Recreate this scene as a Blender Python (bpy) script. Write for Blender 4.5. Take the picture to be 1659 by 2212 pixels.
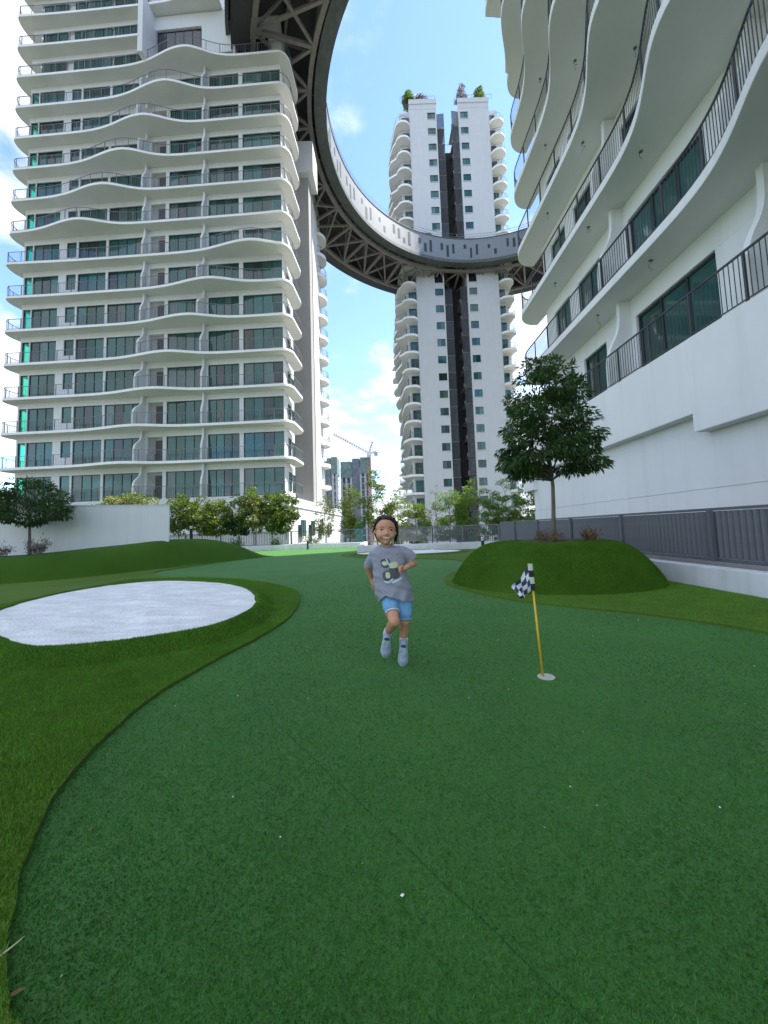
import bpy, bmesh, math, random
import numpy as np
from mathutils import Vector, Matrix, Quaternion, noise
from mathutils.bvhtree import BVHTree
R = math.radians
random.seed(7); rng = np.random.default_rng(7)
scene = bpy.context.scene
for o in list(bpy.data.objects): bpy.data.objects.remove(o)
COL = scene.collection

# ------------------------------------------------------------------ camera
PITCH, ROLL, CAMH = R(4.45), 0.0325, 1.02
fw = Vector((0, math.cos(PITCH), math.sin(PITCH))); rt0 = Vector((1, 0, 0)); up0 = rt0.cross(fw)
rt = rt0 * math.cos(ROLL) - up0 * math.sin(ROLL); up = up0 * math.cos(ROLL) + rt0 * math.sin(ROLL)
cam_d = bpy.data.cameras.new('camera'); cam = bpy.data.objects.new('camera', cam_d); COL.objects.link(cam)
m = Matrix((rt, up, -fw)).transposed().to_4x4(); m.translation = (0, 0, CAMH); cam.matrix_world = m
cam_d.sensor_fit = 'HORIZONTAL'; cam_d.sensor_width = 36; cam_d.lens = 36 * 830 / 1659
cam_d.shift_y = -27 / 1659; cam_d.clip_start = 0.05; cam_d.clip_end = 6000
scene.camera = cam
scene.render.resolution_x = 768; scene.render.resolution_y = 1024

# ------------------------------------------------------------------ light
SUN_AZ = math.atan2(1.0, 0.22); SUN_EL = R(58)
sdir = Vector((math.sin(SUN_AZ) * math.cos(SUN_EL), math.cos(SUN_AZ) * math.cos(SUN_EL), math.sin(SUN_EL)))
sun_d = bpy.data.lights.new('sun', 'SUN'); sun_d.energy = 3.4; sun_d.angle = R(0.55); sun_d.color = (1.0, 0.95, 0.86)
sun = bpy.data.objects.new('sun', sun_d); COL.objects.link(sun)
sun.rotation_euler = (-sdir).to_track_quat('-Z', 'Y').to_euler(); sun.location = (60, 20, 90)
world = bpy.data.worlds.new('World'); scene.world = world; world.use_nodes = True
CLOUD_OFF = (33.1, 7.7, 0.0)  # keeps the view clear; cloud added out of view whitens the ambient light
def world_nodes():
    nt = world.node_tree; N = nt.nodes; L = nt.links; N.clear()
    out = N.new('ShaderNodeOutputWorld'); bg = N.new('ShaderNodeBackground'); bg.inputs[1].default_value = 0.15
    sky = N.new('ShaderNodeTexSky'); sky.sky_type = 'NISHITA'; sky.sun_disc = False
    sky.sun_elevation = SUN_EL; sky.sun_rotation = SUN_AZ; sky.air_density = 0.95; sky.dust_density = 0.1; sky.ozone_density = 3.6
    tc = N.new('ShaderNodeTexCoord'); sep = N.new('ShaderNodeSeparateXYZ'); L.new(tc.outputs['Generated'], sep.inputs[0])
    def math_(op, a, b=None, clamp=False):
        n = N.new('ShaderNodeMath'); n.operation = op; n.use_clamp = clamp
        for i, v in enumerate((a, b)):
            if v is None: continue
            if isinstance(v, (int, float)): n.inputs[i].default_value = v
            else: L.new(v, n.inputs[i])
        return n.outputs[0]
    zc = math_('MAXIMUM', sep.outputs[2], 0.0); den = math_('ADD', zc, 0.22)
    cx = math_('DIVIDE', sep.outputs[0], den); cy = math_('DIVIDE', sep.outputs[1], den)
    comb = N.new('ShaderNodeCombineXYZ'); L.new(cx, comb.inputs[0]); L.new(cy, comb.inputs[1]); L.new(math_('MULTIPLY', sep.outputs[2], 1.2), comb.inputs[2])
    mp = N.new('ShaderNodeMapping'); mp.inputs['Location'].default_value = CLOUD_OFF; L.new(comb.outputs[0], mp.inputs[0])
    big = N.new('ShaderNodeTexNoise'); big.inputs['Scale'].default_value = 0.9; big.inputs['Detail'].default_value = 2; L.new(mp.outputs[0], big.inputs['Vector'])
    det = N.new('ShaderNodeTexNoise'); det.inputs['Scale'].default_value = 3.1; det.inputs['Detail'].default_value = 9; det.inputs['Roughness'].default_value = 0.56; det.inputs['Distortion'].default_value = 0.25
    L.new(mp.outputs[0], det.inputs['Vector'])
    # cover grows towards the horizon, where one looks through many cloud cells
    low = N.new('ShaderNodeMapRange'); low.interpolation_type = 'SMOOTHSTEP'; low.inputs[1].default_value = 0.0; low.inputs[2].default_value = 0.60; low.inputs[3].default_value = 0.085; low.inputs[4].default_value = -0.015
    L.new(zc, low.inputs[0])
    dens = math_('ADD', math_('ADD', math_('MULTIPLY', big.outputs[0], 0.62), math_('MULTIPLY', det.outputs[0], 0.5)), low.outputs[0])
    ramp = N.new('ShaderNodeMapRange'); ramp.interpolation_type = 'SMOOTHSTEP'; ramp.inputs[1].default_value = 0.515; ramp.inputs[2].default_value = 0.64; L.new(dens, ramp.inputs[0])
    # cloud body: bright edges, greyer where thick
    th = N.new('ShaderNodeMapRange'); th.inputs[1].default_value = 0.55; th.inputs[2].default_value = 0.74; th.inputs[3].default_value = 1.0; th.inputs[4].default_value = 0.72; L.new(dens, th.inputs[0])
    cc = N.new('ShaderNodeMix'); cc.data_type = 'RGBA'; cc.inputs[6].default_value = (1.9, 2.12, 2.45, 1); cc.inputs[7].default_value = (3.7, 3.7, 3.7, 1)
    tr = N.new('ShaderNodeMapRange'); tr.inputs[1].default_value = 0.72; tr.inputs[2].default_value = 1.0; L.new(th.outputs[0], tr.inputs[0]); L.new(tr.outputs[0], cc.inputs[0])
    mix = N.new('ShaderNodeMix'); mix.data_type = 'RGBA'; L.new(math_('MULTIPLY', ramp.outputs[0], 0.93), mix.inputs[0]); L.new(sky.outputs[0], mix.inputs[6]); L.new(cc.outputs[2], mix.inputs[7])
    L.new(mix.outputs[2], bg.inputs[0]); L.new(bg.outputs[0], out.inputs[0])
world_nodes()
vs = scene.view_settings; vs.view_transform = 'Standard'; vs.look = 'None'; vs.gamma = 1; vs.exposure = 1.6; vs.use_curve_mapping = False

# ------------------------------------------------------------------ materials
MATS = {}

def pmat(name, col, rough=0.6, var=0.12, scale=4.0, bump=0.0, bscale=60.0, spec=0.4, metal=0.0, col2=None, detail=4, objrand=0.0, island=0.0, sss=0.0, trans=0.0, streak=0.0, stretch=None):
    m = bpy.data.materials.new(name); m.use_nodes = True; nt = m.node_tree; N = nt.nodes; L = nt.links
    b = N['Principled BSDF']; b.inputs['Roughness'].default_value = rough; b.inputs['Specular IOR Level'].default_value = spec; b.inputs['Metallic'].default_value = metal
    if sss: b.inputs['Subsurface Weight'].default_value = sss; b.inputs['Subsurface Radius'].default_value = (0.02, 0.008, 0.004); b.inputs['Subsurface Scale'].default_value = 0.4
    tc = N.new('ShaderNodeTexCoord'); vec = tc.outputs['Object']
    if stretch:
        mp = N.new('ShaderNodeMapping'); mp.inputs['Scale'].default_value = stretch; L.new(vec, mp.inputs[0]); svec = mp.outputs[0]
    else: svec = vec
    nz = N.new('ShaderNodeTexNoise'); nz.inputs['Scale'].default_value = scale; nz.inputs['Detail'].default_value = detail; nz.inputs['Roughness'].default_value = 0.6; L.new(svec, nz.inputs['Vector'])
    cr = N.new('ShaderNodeMapRange'); cr.inputs[1].default_value = 0.3; cr.inputs[2].default_value = 0.7; L.new(nz.outputs[0], cr.inputs[0])
    mx = N.new('ShaderNodeMix'); mx.data_type = 'RGBA'; L.new(cr.outputs[0], mx.inputs[0])
    a = [max(0, c * (1 - var)) for c in col]; c2 = col2 if col2 else [min(1, c * (1 + var)) for c in col]
    mx.inputs[6].default_value = (*a, 1); mx.inputs[7].default_value = (*c2, 1); outc = mx.outputs[2]
    def hsv(fac_out, amt, src):
        h = N.new('ShaderNodeHueSaturation'); mr = N.new('ShaderNodeMapRange'); mr.inputs[3].default_value = 1 - amt; mr.inputs[4].default_value = 1 + amt
        L.new(fac_out, mr.inputs[0]); L.new(mr.outputs[0], h.inputs['Value']); L.new(src, h.inputs['Color'])
        mr2 = N.new('ShaderNodeMapRange'); mr2.inputs[3].default_value = 0.5 - amt * 0.05; mr2.inputs[4].default_value = 0.5 + amt * 0.05; L.new(fac_out, mr2.inputs[0]); L.new(mr2.outputs[0], h.inputs['Hue'])
        return h.outputs[0]
    if objrand: oi = N.new('ShaderNodeObjectInfo'); outc = hsv(oi.outputs['Random'], objrand, outc)
    if island: g = N.new('ShaderNodeNewGeometry'); outc = hsv(g.outputs['Random Per Island'], island, outc)
    if streak:
        mp2 = N.new('ShaderNodeMapping'); mp2.inputs['Scale'].default_value = (2.2, 2.2, 0.12); L.new(vec, mp2.inputs[0])
        n2 = N.new('ShaderNodeTexNoise'); n2.inputs['Scale'].default_value = 1.4; n2.inputs['Detail'].default_value = 6; L.new(mp2.outputs[0], n2.inputs['Vector'])
        r2 = N.new('ShaderNodeMapRange'); r2.inputs[1].default_value = 0.5; r2.inputs[2].default_value = 0.8; r2.inputs[3].default_value = 0; r2.inputs[4].default_value = streak; L.new(n2.outputs[0], r2.inputs[0])
        m3 = N.new('ShaderNodeMix'); m3.data_type = 'RGBA'; L.new(r2.outputs[0], m3.inputs[0]); L.new(outc, m3.inputs[6]); m3.inputs[7].default_value = (col[0] * .6, col[1] * .58, col[2] * .53, 1); outc = m3.outputs[2]
    L.new(outc, b.inputs['Base Color'])
    if bump:
        n3 = N.new('ShaderNodeTexNoise'); n3.inputs['Scale'].default_value = bscale; n3.inputs['Detail'].default_value = 3; L.new(vec, n3.inputs['Vector'])
        bp = N.new('ShaderNodeBump'); bp.inputs['Strength'].default_value = bump; bp.inputs['Distance'].default_value = 0.02; L.new(n3.outputs[0], bp.inputs['Height']); L.new(bp.outputs[0], b.inputs['Normal'])
    if trans:   # thin leaf: light passes through
        t = N.new('ShaderNodeBsdfTranslucent'); L.new(outc, t.inputs[0]); ms = N.new('ShaderNodeMixShader'); ms.inputs[0].default_value = trans
        L.new(b.outputs[0], ms.inputs[1]); L.new(t.outputs[0], ms.inputs[2]); L.new(ms.outputs[0], N['Material Output'].inputs[0])
    MATS[name] = m; return m
def glassmat(name, col, alpha, rough=0.02):
    """tinted pane: part clear, part mirror"""
    m = bpy.data.materials.new(name); m.use_nodes = True; nt = m.node_tree; N = nt.nodes; L = nt.links; N.remove(N['Principled BSDF'])
    tr = N.new('ShaderNodeBsdfTransparent'); tr.inputs[0].default_value = (*col, 1); gl = N.new('ShaderNodeBsdfGlossy'); gl.inputs['Roughness'].default_value = rough; gl.inputs[0].default_value = (.85, .95, .93, 1)
    fr = N.new('ShaderNodeLayerWeight'); pw = N.new('ShaderNodeMath'); pw.operation = 'POWER'; L.new(fr.outputs['Facing'], pw.inputs[0]); pw.inputs[1].default_value = 5
    a = N.new('ShaderNodeMath'); a.operation = 'MULTIPLY_ADD'; L.new(pw.outputs[0], a.inputs[0]); a.inputs[1].default_value = 1.0; a.inputs[2].default_value = alpha; a.use_clamp = True
    ms = N.new('ShaderNodeMixShader'); L.new(a.outputs[0], ms.inputs[0]); L.new(tr.outputs[0], ms.inputs[1]); L.new(gl.outputs[0], ms.inputs[2]); L.new(ms.outputs[0], N['Material Output'].inputs[0])
    MATS[name] = m; return m

WHITE = pmat('white_paint', (.69, .70, .70), .7, .03, 0.8, .05, 25, .3, streak=.16)
WHITEC = pmat('shaded_white_paint', (.57, .59, .61), .7, .03, 0.8, .05, 25, .3, streak=.16)  # same white paint, darkened and cooled to carry the shaded tone
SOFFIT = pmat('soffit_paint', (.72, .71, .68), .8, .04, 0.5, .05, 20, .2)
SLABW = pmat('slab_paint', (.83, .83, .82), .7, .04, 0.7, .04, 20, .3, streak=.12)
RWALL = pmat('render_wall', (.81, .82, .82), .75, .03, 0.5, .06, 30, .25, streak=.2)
KERBW = pmat('kerb_paint', (.72, .73, .75), .7, .08, 2.5, .1, 30, .3, streak=.35)
GLASS = pmat('tinted_glass', (.020, .080, .072), .04, .35, .35, spec=.9, objrand=.5)
GLASS.node_tree.nodes['Principled BSDF'].inputs['Specular Tint'].default_value = (.74, .97, .92, 1)
GLASSB = pmat('tinted_glass_curtained', (.07, .13, .12), .05, .3, .6, spec=.8, objrand=.4, stretch=(5, 5, .25))
GLASSD = pmat('tinted_glass_dark', (.010, .035, .035), .05, .3, .5, spec=.8, objrand=.4)
CYANG = glassmat('clear_corner_glass', (.35, .92, .80), .06)
CURTAIN = pmat('curtain', (.22, .26, .24), .9, .25, 5, objrand=.3, stretch=(6, 6, .3))
FRAME = pmat('dark_frame', (.025, .03, .035), .4, .2, 8)
RAIL = pmat('rail_metal', (.16, .17, .18), .45, .15, 8, spec=.5)
RAILD = pmat('rail_dark', (.05, .053, .06), .4, .15, 8, spec=.5)
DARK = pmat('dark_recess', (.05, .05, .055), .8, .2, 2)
PIER = pmat('grey_pier', (.36, .355, .34), .8, .05, .6, .06, 20, streak=.2)
STEEL = pmat('truss_steel', (.20, .18, .165), .55, .15, 2)
STEELD = pmat('truss_dark', (.055, .055, .06), .7, .2, 1.5)
FASCIA = pmat('fascia_panel', (.20, .225, .25), .5, .05, .8, streak=.2)
BEAM = pmat('edge_beam', (.085, .10, .095), .5, .25, 1.5, streak=.3)
LOUV = pmat('louvre_screen', (.06, .068, .08), .6, .2, 3, objrand=.35)
FENCE = pmat('fence_paint', (.125, .138, .155), .45, .12, 6, spec=.5)
CONC = pmat('concrete', (.30, .29, .28), .9, .15, 3, .2, 30)
def turf(name, c1, c2, c3, s1, s2, bump, big=.8, sheen=.25):
    m = bpy.data.materials.new(name); m.use_nodes = True; nt = m.node_tree; N = nt.nodes; L = nt.links; b = N['Principled BSDF']
    b.inputs['Roughness'].default_value = .85; b.inputs['Specular IOR Level'].default_value = .15; b.inputs['Sheen Weight'].default_value = sheen; b.inputs['Sheen Roughness'].default_value = .5; b.inputs['Sheen Tint'].default_value = (.5, .8, .5, 1)
    tc = N.new('ShaderNodeTexCoord')
    def nz(s, d, r=.6):
        n = N.new('ShaderNodeTexNoise'); n.inputs['Scale'].default_value = s; n.inputs['Detail'].default_value = d; n.inputs['Roughness'].default_value = r; L.new(tc.outputs['Object'], n.inputs['Vector']); return n.outputs[0]
    f = nz(s1, 3, .7); g = nz(s2, 3, .6); h = nz(big, 3)
    r1 = N.new('ShaderNodeMapRange'); r1.inputs[1].default_value = .32; r1.inputs[2].default_value = .68; L.new(f, r1.inputs[0])
    r3 = N.new('ShaderNodeMapRange'); r3.inputs[1].default_value = .3; r3.inputs[2].default_value = .75; r3.inputs[3].default_value = .1; r3.inputs[4].default_value = .75; L.new(g, r3.inputs[0])
    m1 = N.new('ShaderNodeMix'); m1.data_type = 'RGBA'; L.new(r1.outputs[0], m1.inputs[0]); m1.inputs[6].default_value = (*c1, 1); m1.inputs[7].default_value = (*c2, 1)
    m2 = N.new('ShaderNodeMix'); m2.data_type = 'RGBA'; L.new(r3.outputs[0], m2.inputs[0]); L.new(m1.outputs[2], m2.inputs[6]); m2.inputs[7].default_value = (*c3, 1)
    hv = N.new('ShaderNodeHueSaturation'); mr = N.new('ShaderNodeMapRange'); mr.inputs[1].default_value = .3; mr.inputs[2].default_value = .7; mr.inputs[3].default_value = .86; mr.inputs[4].default_value = 1.14; L.new(h, mr.inputs[0]); L.new(mr.outputs[0], hv.inputs['Value']); L.new(m2.outputs[2], hv.inputs['Color'])
    L.new(hv.outputs[0], b.inputs['Base Color'])
    ad = N.new('ShaderNodeMath'); ad.operation = 'ADD'; L.new(f, ad.inputs[0]); L.new(g, ad.inputs[1])
    bp = N.new('ShaderNodeBump'); bp.inputs['Strength'].default_value = bump; bp.inputs['Distance'].default_value = .012; L.new(ad.outputs[0], bp.inputs['Height']); L.new(bp.outputs[0], b.inputs['Normal'])
    MATS[name] = m; return m
GREEN = turf('putting_turf', (.026, .105, .014), (.078, .215, .036), (.050, .155, .025), 210, 60, .7)
FRINGE = turf('fringe_turf', (.045, .090, .008), (.140, .230, .026), (.095, .175, .018), 120, 30, .9, sheen=.06)
MOUNDT = turf('mound_turf', (.022, .070, .004), (.078, .165, .012), (.048, .118, .008), 110, 25, .9, sheen=.03)
BLADEM = pmat('mound_blade', (.072, .180, .010), .6, .2, 3, island=.35, spec=.2)
BLADE = pmat('turf_blade', (.112, .262, .020), .6, .2, 3, island=.45, spec=.25)
BLADEG = pmat('putting_blade', (.060, .210, .031), .8, .27, 1.3, island=.22, spec=.08)
SAND = pmat('white_sand', (.83, .83, .82), .95, .13, 3, .9, 45, .1, detail=8, stretch=(.8, 2.6, 1))

# ------------------------------------------------------------------ mesh helpers
class MB:
    def __init__(s): s.v = []; s.f = []; s.mi = []; s.cm = 0
    def add(s, vs_, fs):
        o = len(s.v); s.v += [tuple(p) for p in vs_]; s.f += [tuple(i + o for i in f) for f in fs]; s.mi += [s.cm] * len(fs); return s
    def box(s, x0, x1, y0, y1, z0, z1):
        return s.add([(x0, y0, z0), (x1, y0, z0), (x1, y1, z0), (x0, y1, z0), (x0, y0, z1), (x1, y0, z1), (x1, y1, z1), (x0, y1, z1)],
                     [(0, 3, 2, 1), (4, 5, 6, 7), (0, 1, 5, 4), (1, 2, 6, 5), (2, 3, 7, 6), (3, 0, 4, 7)])
    def bar(s, p, q, w, h, upv=(0, 0, 1)):
        p = Vector(p); q = Vector(q); d = (q - p).normalized(); u = Vector(upv)
        if abs(d.dot(u)) > .97: u = Vector((1, 0, 0))
        a = d.cross(u).normalized() * (w / 2); b = a.cross(d).normalized() * (h / 2)
        return s.add([p - a - b, p + a - b, p + a + b, p - a + b, q - a - b, q + a - b, q + a + b, q - a + b], [(3, 2, 1, 0), (4, 5, 6, 7), (0, 1, 5, 4), (1, 2, 6, 5), (2, 3, 7, 6), (3, 0, 4, 7)])
    def tube(s, pts, rad, n=8, cap=True):
        pts = [Vector(p) for p in pts]; rad = rad if isinstance(rad, (list, tuple)) else [rad] * len(pts); o = len(s.v); ref = None
        for i, p in enumerate(pts):
            d = (pts[min(i + 1, len(pts) - 1)] - pts[max(i - 1, 0)]).normalized()
            if ref is None: ref = d.orthogonal().normalized()
            ref = (ref - d * ref.dot(d)).normalized(); b = d.cross(ref)
            for k in range(n):
                a = 2 * math.pi * k / n; s.v.append(tuple(p + (ref * math.cos(a) + b * math.sin(a)) * rad[i]))
        for i in range(len(pts) - 1):
            for k in range(n):
                s.f.append((o + i * n + k, o + i * n + (k + 1) % n, o + (i + 1) * n + (k + 1) % n, o + (i + 1) * n + k)); s.mi.append(s.cm)
        if cap:
            s.f.append(tuple(o + k for k in range(n - 1, -1, -1))); s.f.append(tuple(o + (len(pts) - 1) * n + k for k in range(n))); s.mi += [s.cm] * 2
        return s
    def prism(s, poly, z0, z1):
        n = len(poly); return s.add([(p[0], p[1], z0) for p in poly] + [(p[0], p[1], z1) for p in poly],
                     [tuple(range(n - 1, -1, -1)), tuple(range(n, 2 * n))] + [(i, (i + 1) % n, n + (i + 1) % n, n + i) for i in range(n)])
    def rings(s, rs, close=True, caps=True):
        o = len(s.v); n = len(rs[0])
        for r in rs: s.v += [tuple(p) for p in r]
        for i in range(len(rs) - 1):
            for k in range(n if close else n - 1):
                s.f.append((o + i * n + k, o + i * n + (k + 1) % n, o + (i + 1) * n + (k + 1) % n, o + (i + 1) * n + k)); s.mi.append(s.cm)
        if caps:
            s.f.append(tuple(o + k for k in range(n - 1, -1, -1))); s.f.append(tuple(o + (len(rs) - 1) * n + k for k in range(n))); s.mi += [s.cm] * 2
        return s
    def mesh(s, name, mats, smooth=False):
        me = bpy.data.meshes.new(name); me.from_pydata(s.v, [], s.f)
        for mm in (mats if isinstance(mats, (list, tuple)) else [mats]): me.materials.append(mm)
        if any(s.mi): me.polygons.foreach_set('material_index', s.mi)
        if smooth: me.polygons.foreach_set('use_smooth', [True] * len(me.polygons))
        me.update(); return me
    def build(s, name, mats, parent=None, smooth=False): return link(name, s.mesh(name, mats, smooth), parent)
def link(name, me, parent=None, loc=None, rot=None, scale=None):
    o = bpy.data.objects.new(name, me); COL.objects.link(o)
    if parent is not None: o.parent = parent
    if loc is not None: o.location = loc
    if rot is not None: o.rotation_euler = rot
    if scale is not None: o.scale = scale
    return o
def tag(o, label=None, cat=None, group=None, kind=None):
    if label: o['label'] = label
    if cat: o['category'] = cat
    if group: o['group'] = group
    if kind: o['kind'] = kind
    return o
def thing(name, loc, label, cat, group=None, rz=0.0):
    o = bpy.data.objects.new(name, None); COL.objects.link(o); o.location = loc; o.rotation_euler = (0, 0, rz); o.empty_display_size = .2
    return tag(o, label, cat, group)
def fix_normals(o):
    bm = bmesh.new(); bm.from_mesh(o.data); bmesh.ops.recalc_face_normals(bm, faces=bm.faces); bm.to_mesh(o.data); bm.free(); return o
def smooth_closed(pts, n=8):
    """closed Catmull-Rom through points"""
    out = []; k = len(pts)
    for i in range(k):
        p0, p1, p2, p3 = [Vector((*pts[(i + j) % k], 0)) for j in (-1, 0, 1, 2)]
        for j in range(n):
            t = j / n; q = .5 * ((2 * p1) + (p2 - p0) * t + (2 * p0 - 5 * p1 + 4 * p2 - p3) * t * t + (3 * p1 - p0 - 3 * p2 + p3) * t ** 3); out.append((q.x, q.y))
    return out
def smooth_open(pts, n=8):
    out = []; k = len(pts); D = len(pts[0])
    for i in range(k - 1):
        P = [Vector(pts[min(max(i + j, 0), k - 1)]) for j in (-1, 0, 1, 2)]
        for j in range(n):
            t = j / n; q = .5 * ((2 * P[1]) + (P[2] - P[0]) * t + (2 * P[0] - 5 * P[1] + 4 * P[2] - P[3]) * t * t + (3 * P[1] - P[0] - 3 * P[2] + P[3]) * t ** 3); out.append(tuple(q))
    out.append(tuple(pts[-1])); return out
def inpoly(x, y, poly):
    px = np.array([p[0] for p in poly]); py = np.array([p[1] for p in poly]); ins = np.zeros(len(x), bool); j = len(poly) - 1
    for i in range(len(poly)):
        c = ((py[i] > y) != (py[j] > y)) & (x < (px[j] - px[i]) * (y - py[i]) / (py[j] - py[i] + 1e-12) + px[i]); ins ^= c; j = i
    return ins
def fast_mesh(name, verts, nper, mat):
    """many separate polygons of nper corners each"""
    nf = len(verts) // nper; me = bpy.data.meshes.new(name); me.vertices.add(len(verts)); me.vertices.foreach_set('co', np.asarray(verts, np.float32).ravel())
    me.loops.add(nf * nper); me.loops.foreach_set('vertex_index', np.arange(nf * nper, dtype=np.int32)); me.polygons.add(nf)
    me.polygons.foreach_set('loop_start', np.arange(0, nf * nper, nper, dtype=np.int32)); me.materials.append(mat); me.update(calc_edges=True); me.validate(); return me

# ================================================================== SETTING
gm = pmat('far_ground', (.09, .12, .06), .95, .4, .01, detail=8, col2=(.16, .15, .12))
tag(MB().add([(-3000, -3000, -16), (3000, -3000, -16), (3000, 3000, -16), (-3000, 3000, -16)], [(0, 1, 2, 3)]).build('ground', gm), kind='structure')
tag(MB().box(-40, 26, 24.4, 33.5, -15.9, -.6).build('lower_terrace', pmat('terrace_planting', (.05, .07, .025), .95, .4, 2.5, .5, 8)), kind='structure')
deck_poly = [(-32, -14), (5.5, -14), (5.5, 17.9), (5.5, 24.3), (-32, 24.3)]
tag(MB().prism(deck_poly, -15.8, -.03).build('podium_deck', CONC), kind='structure')
gp = [(-31, -13), (4.75, -13), (4.75, 17.5), (-1.1, 17.5), (-1.1, 23), (-31, 23)]
green = tag(MB().add([(x, y, 0) for x, y in gp], [tuple(range(len(gp)))]).build('putting_green', GREEN), kind='structure')
# turf seams: narrow sunk joints between the rolls
SEAM = pmat('seam_shadow', (.014, .065, .022), .95, .4, 30)
for p, q in (((-.78, 2.36), (.5, .72)), ((-1.3, 3.5), (-.78, 2.36)), ((3.0, 2.9), (4.2, 1.2))):
    mb = MB(); p_ = Vector((*p, .0015)); q_ = Vector((*q, .0015)); d = (q_ - p_).normalized(); nrm = Vector((-d.y, d.x, 0)); n = 60; vv = []
    for i in range(n + 1):
        c = p_.lerp(q_, i / n) + nrm * .002 * math.sin(i * .7) ; w = .0006 + .0012 * random.random(); vv += [c - nrm * w, c + nrm * w]
    o = mb.add(vv, [(2 * i, 2 * i + 1, 2 * i + 3, 2 * i + 2) for i in range(n)]).build('turf_seam', SEAM, green)

fl = [(-.4, -3), (-.5, -.4), (-.70, .72), (-.839, .897), (-.919, .977), (-1.0, 1.06), (-1.14, 1.25), (-1.3, 1.52), (-1.4, 1.8), (-1.46, 2.1), (-1.5, 2.51), (-1.45, 2.9), (-1.38, 3.3), (-1.26, 3.83), (-1.18, 4.59), (-1.25, 5.48), (-1.47, 6.45), (-1.79, 7.12), (-2.38, 7.85), (-3.23, 8.63), (-4.34, 9.23), (-5.49, 9.71), (-6.4, 10.68), (-6.65, 11.4), (-6.45, 12.4), (-6.1, 14.3)]
FL = smooth_open(fl, 6) + [(-9, 16), (-20, 15), (-20, -3)]
def jit(poly, a, cut=3):   # trimmed turf edge is never perfectly fair
    return [(x + a * noise.noise((x * 9, y * 9, 1)), y + a * noise.noise((x * 9, y * 9, 5))) if i < len(poly) - cut else (x, y) for i, (x, y) in enumerate(poly)]
FL = jit(FL, .012)
fringe_l = tag(fix_normals(MB().prism(FL, -.004, .022).build('fringe_turf_beside_bunker', FRINGE)), kind='structure')
fr = [(4.66, .9), (3.75, 2.7), (3.31, 3.44), (3.15, 3.77), (2.75, 4.3), (2.38, 4.61), (1.96, 4.97), (1.6, 5.45), (1.23, 6.3), (1.07, 6.88), (1.08, 7.39), (1.3, 8.26), (1.75, 9.31), (2.13, 10.74), (2.21, 11.7), (1.82, 12.4), (.6, 13.2), (-.8, 14.2), (-1.75, 15.6), (-1.8, 16.8), (-1.12, 17.45)]
FR = jit(smooth_open(fr, 6), .012, 1) + [(4.66, 17.45)]
tag(fix_normals(MB().prism(FR, -.004, .022).build('fringe_turf_beside_mound', FRINGE)), kind='structure')

def offset_ring(poly, off, z):
    cx = sum(p[0] for p in poly) / len(poly); cy = sum(p[1] for p in poly) / len(poly); out = []
    for x, y in poly:
        d = Vector((x - cx, y - cy)); l = d.length; d *= (l + off) / l; out.append((cx + d.x, cy + d.y, z))
    return out
def bunker(name, pts, zr, foot, label, segs):
    ring = smooth_closed(pts, segs); t = thing(name, (0, 0, 0), label, 'bunker')
    ring = [(x + .02 * noise.noise((x * 4, y * 4, 2)) + .008 * noise.noise((x * 15, y * 15, 2)), y + .02 * noise.noise((x * 4, y * 4, 7)) + .008 * noise.noise((x * 15, y * 15, 8))) for x, y in ring]
    rs = []
    for off, z in ((foot, .0), (foot * .93, .024), (foot * .6, zr * .55), (foot * .3, zr * .9), (.045, zr * 1.03), (.012, zr), (0, zr - .02), (-.03, zr - .06)): rs.append(offset_ring(ring, off, z))
    fix_normals(MB().rings(rs, caps=False).build('turf_rim', MOUNDT, t, True))
    n = 64; rr = []
    cx = sum(p[0] for p in ring) / len(ring); cy = sum(p[1] for p in ring) / len(ring)
    for i in range(n + 1):
        k = 1 - i / n * .999; rr.append([(cx + (x - cx) * k * 1.004, cy + (y - cy) * k * 1.004, zr - .016 + .035 * noise.noise(((cx + (x - cx) * k) * 1.3, (cy + (y - cy) * k) * 1.3, 3)) * min(1, i / 8) + .034 * noise.noise(((cx + (x - cx) * k) * 2.2, (cy + (y - cy) * k) * 7, 9)) * min(1, i / 4) + .008 * noise.noise(((cx + (x - cx) * k) * 14, (cy + (y - cy) * k) * 14, 5)) * min(1, i / 3)) for x, y in ring])
    fix_normals(MB().rings(rr, caps=False).build('sand', SAND, t, True)); return t, ring
sand_pts = [(-3.72, 3.77), (-3.27, 3.47), (-2.88, 3.31), (-2.4, 3.4), (-2.15, 3.52), (-1.9, 3.68), (-1.69, 4.01), (-1.64, 4.6), (-1.77, 5.22), (-2.04, 5.88), (-2.42, 6.53), (-3.04, 7.19), (-4.01, 7.74), (-4.75, 7.87), (-5.25, 7.45), (-5.45, 6.75), (-5.36, 5.93), (-5.05, 5.1), (-4.4, 4.3)]
bunk, brim = bunker('sand_bunker', sand_pts, .14, .27, 'large oval bunker of white sand in a raised turf rim near the child', 8)
fb = [(.95 + 2.15 * math.cos(a), 16.0 + 1.3 * math.sin(a)) for a in [i * math.pi / 8 for i in range(16)]]
bunker('sand_bunker', fb, .07, .35, 'smaller white sand bunker in front of the far kerb, behind the child', 4)

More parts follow.
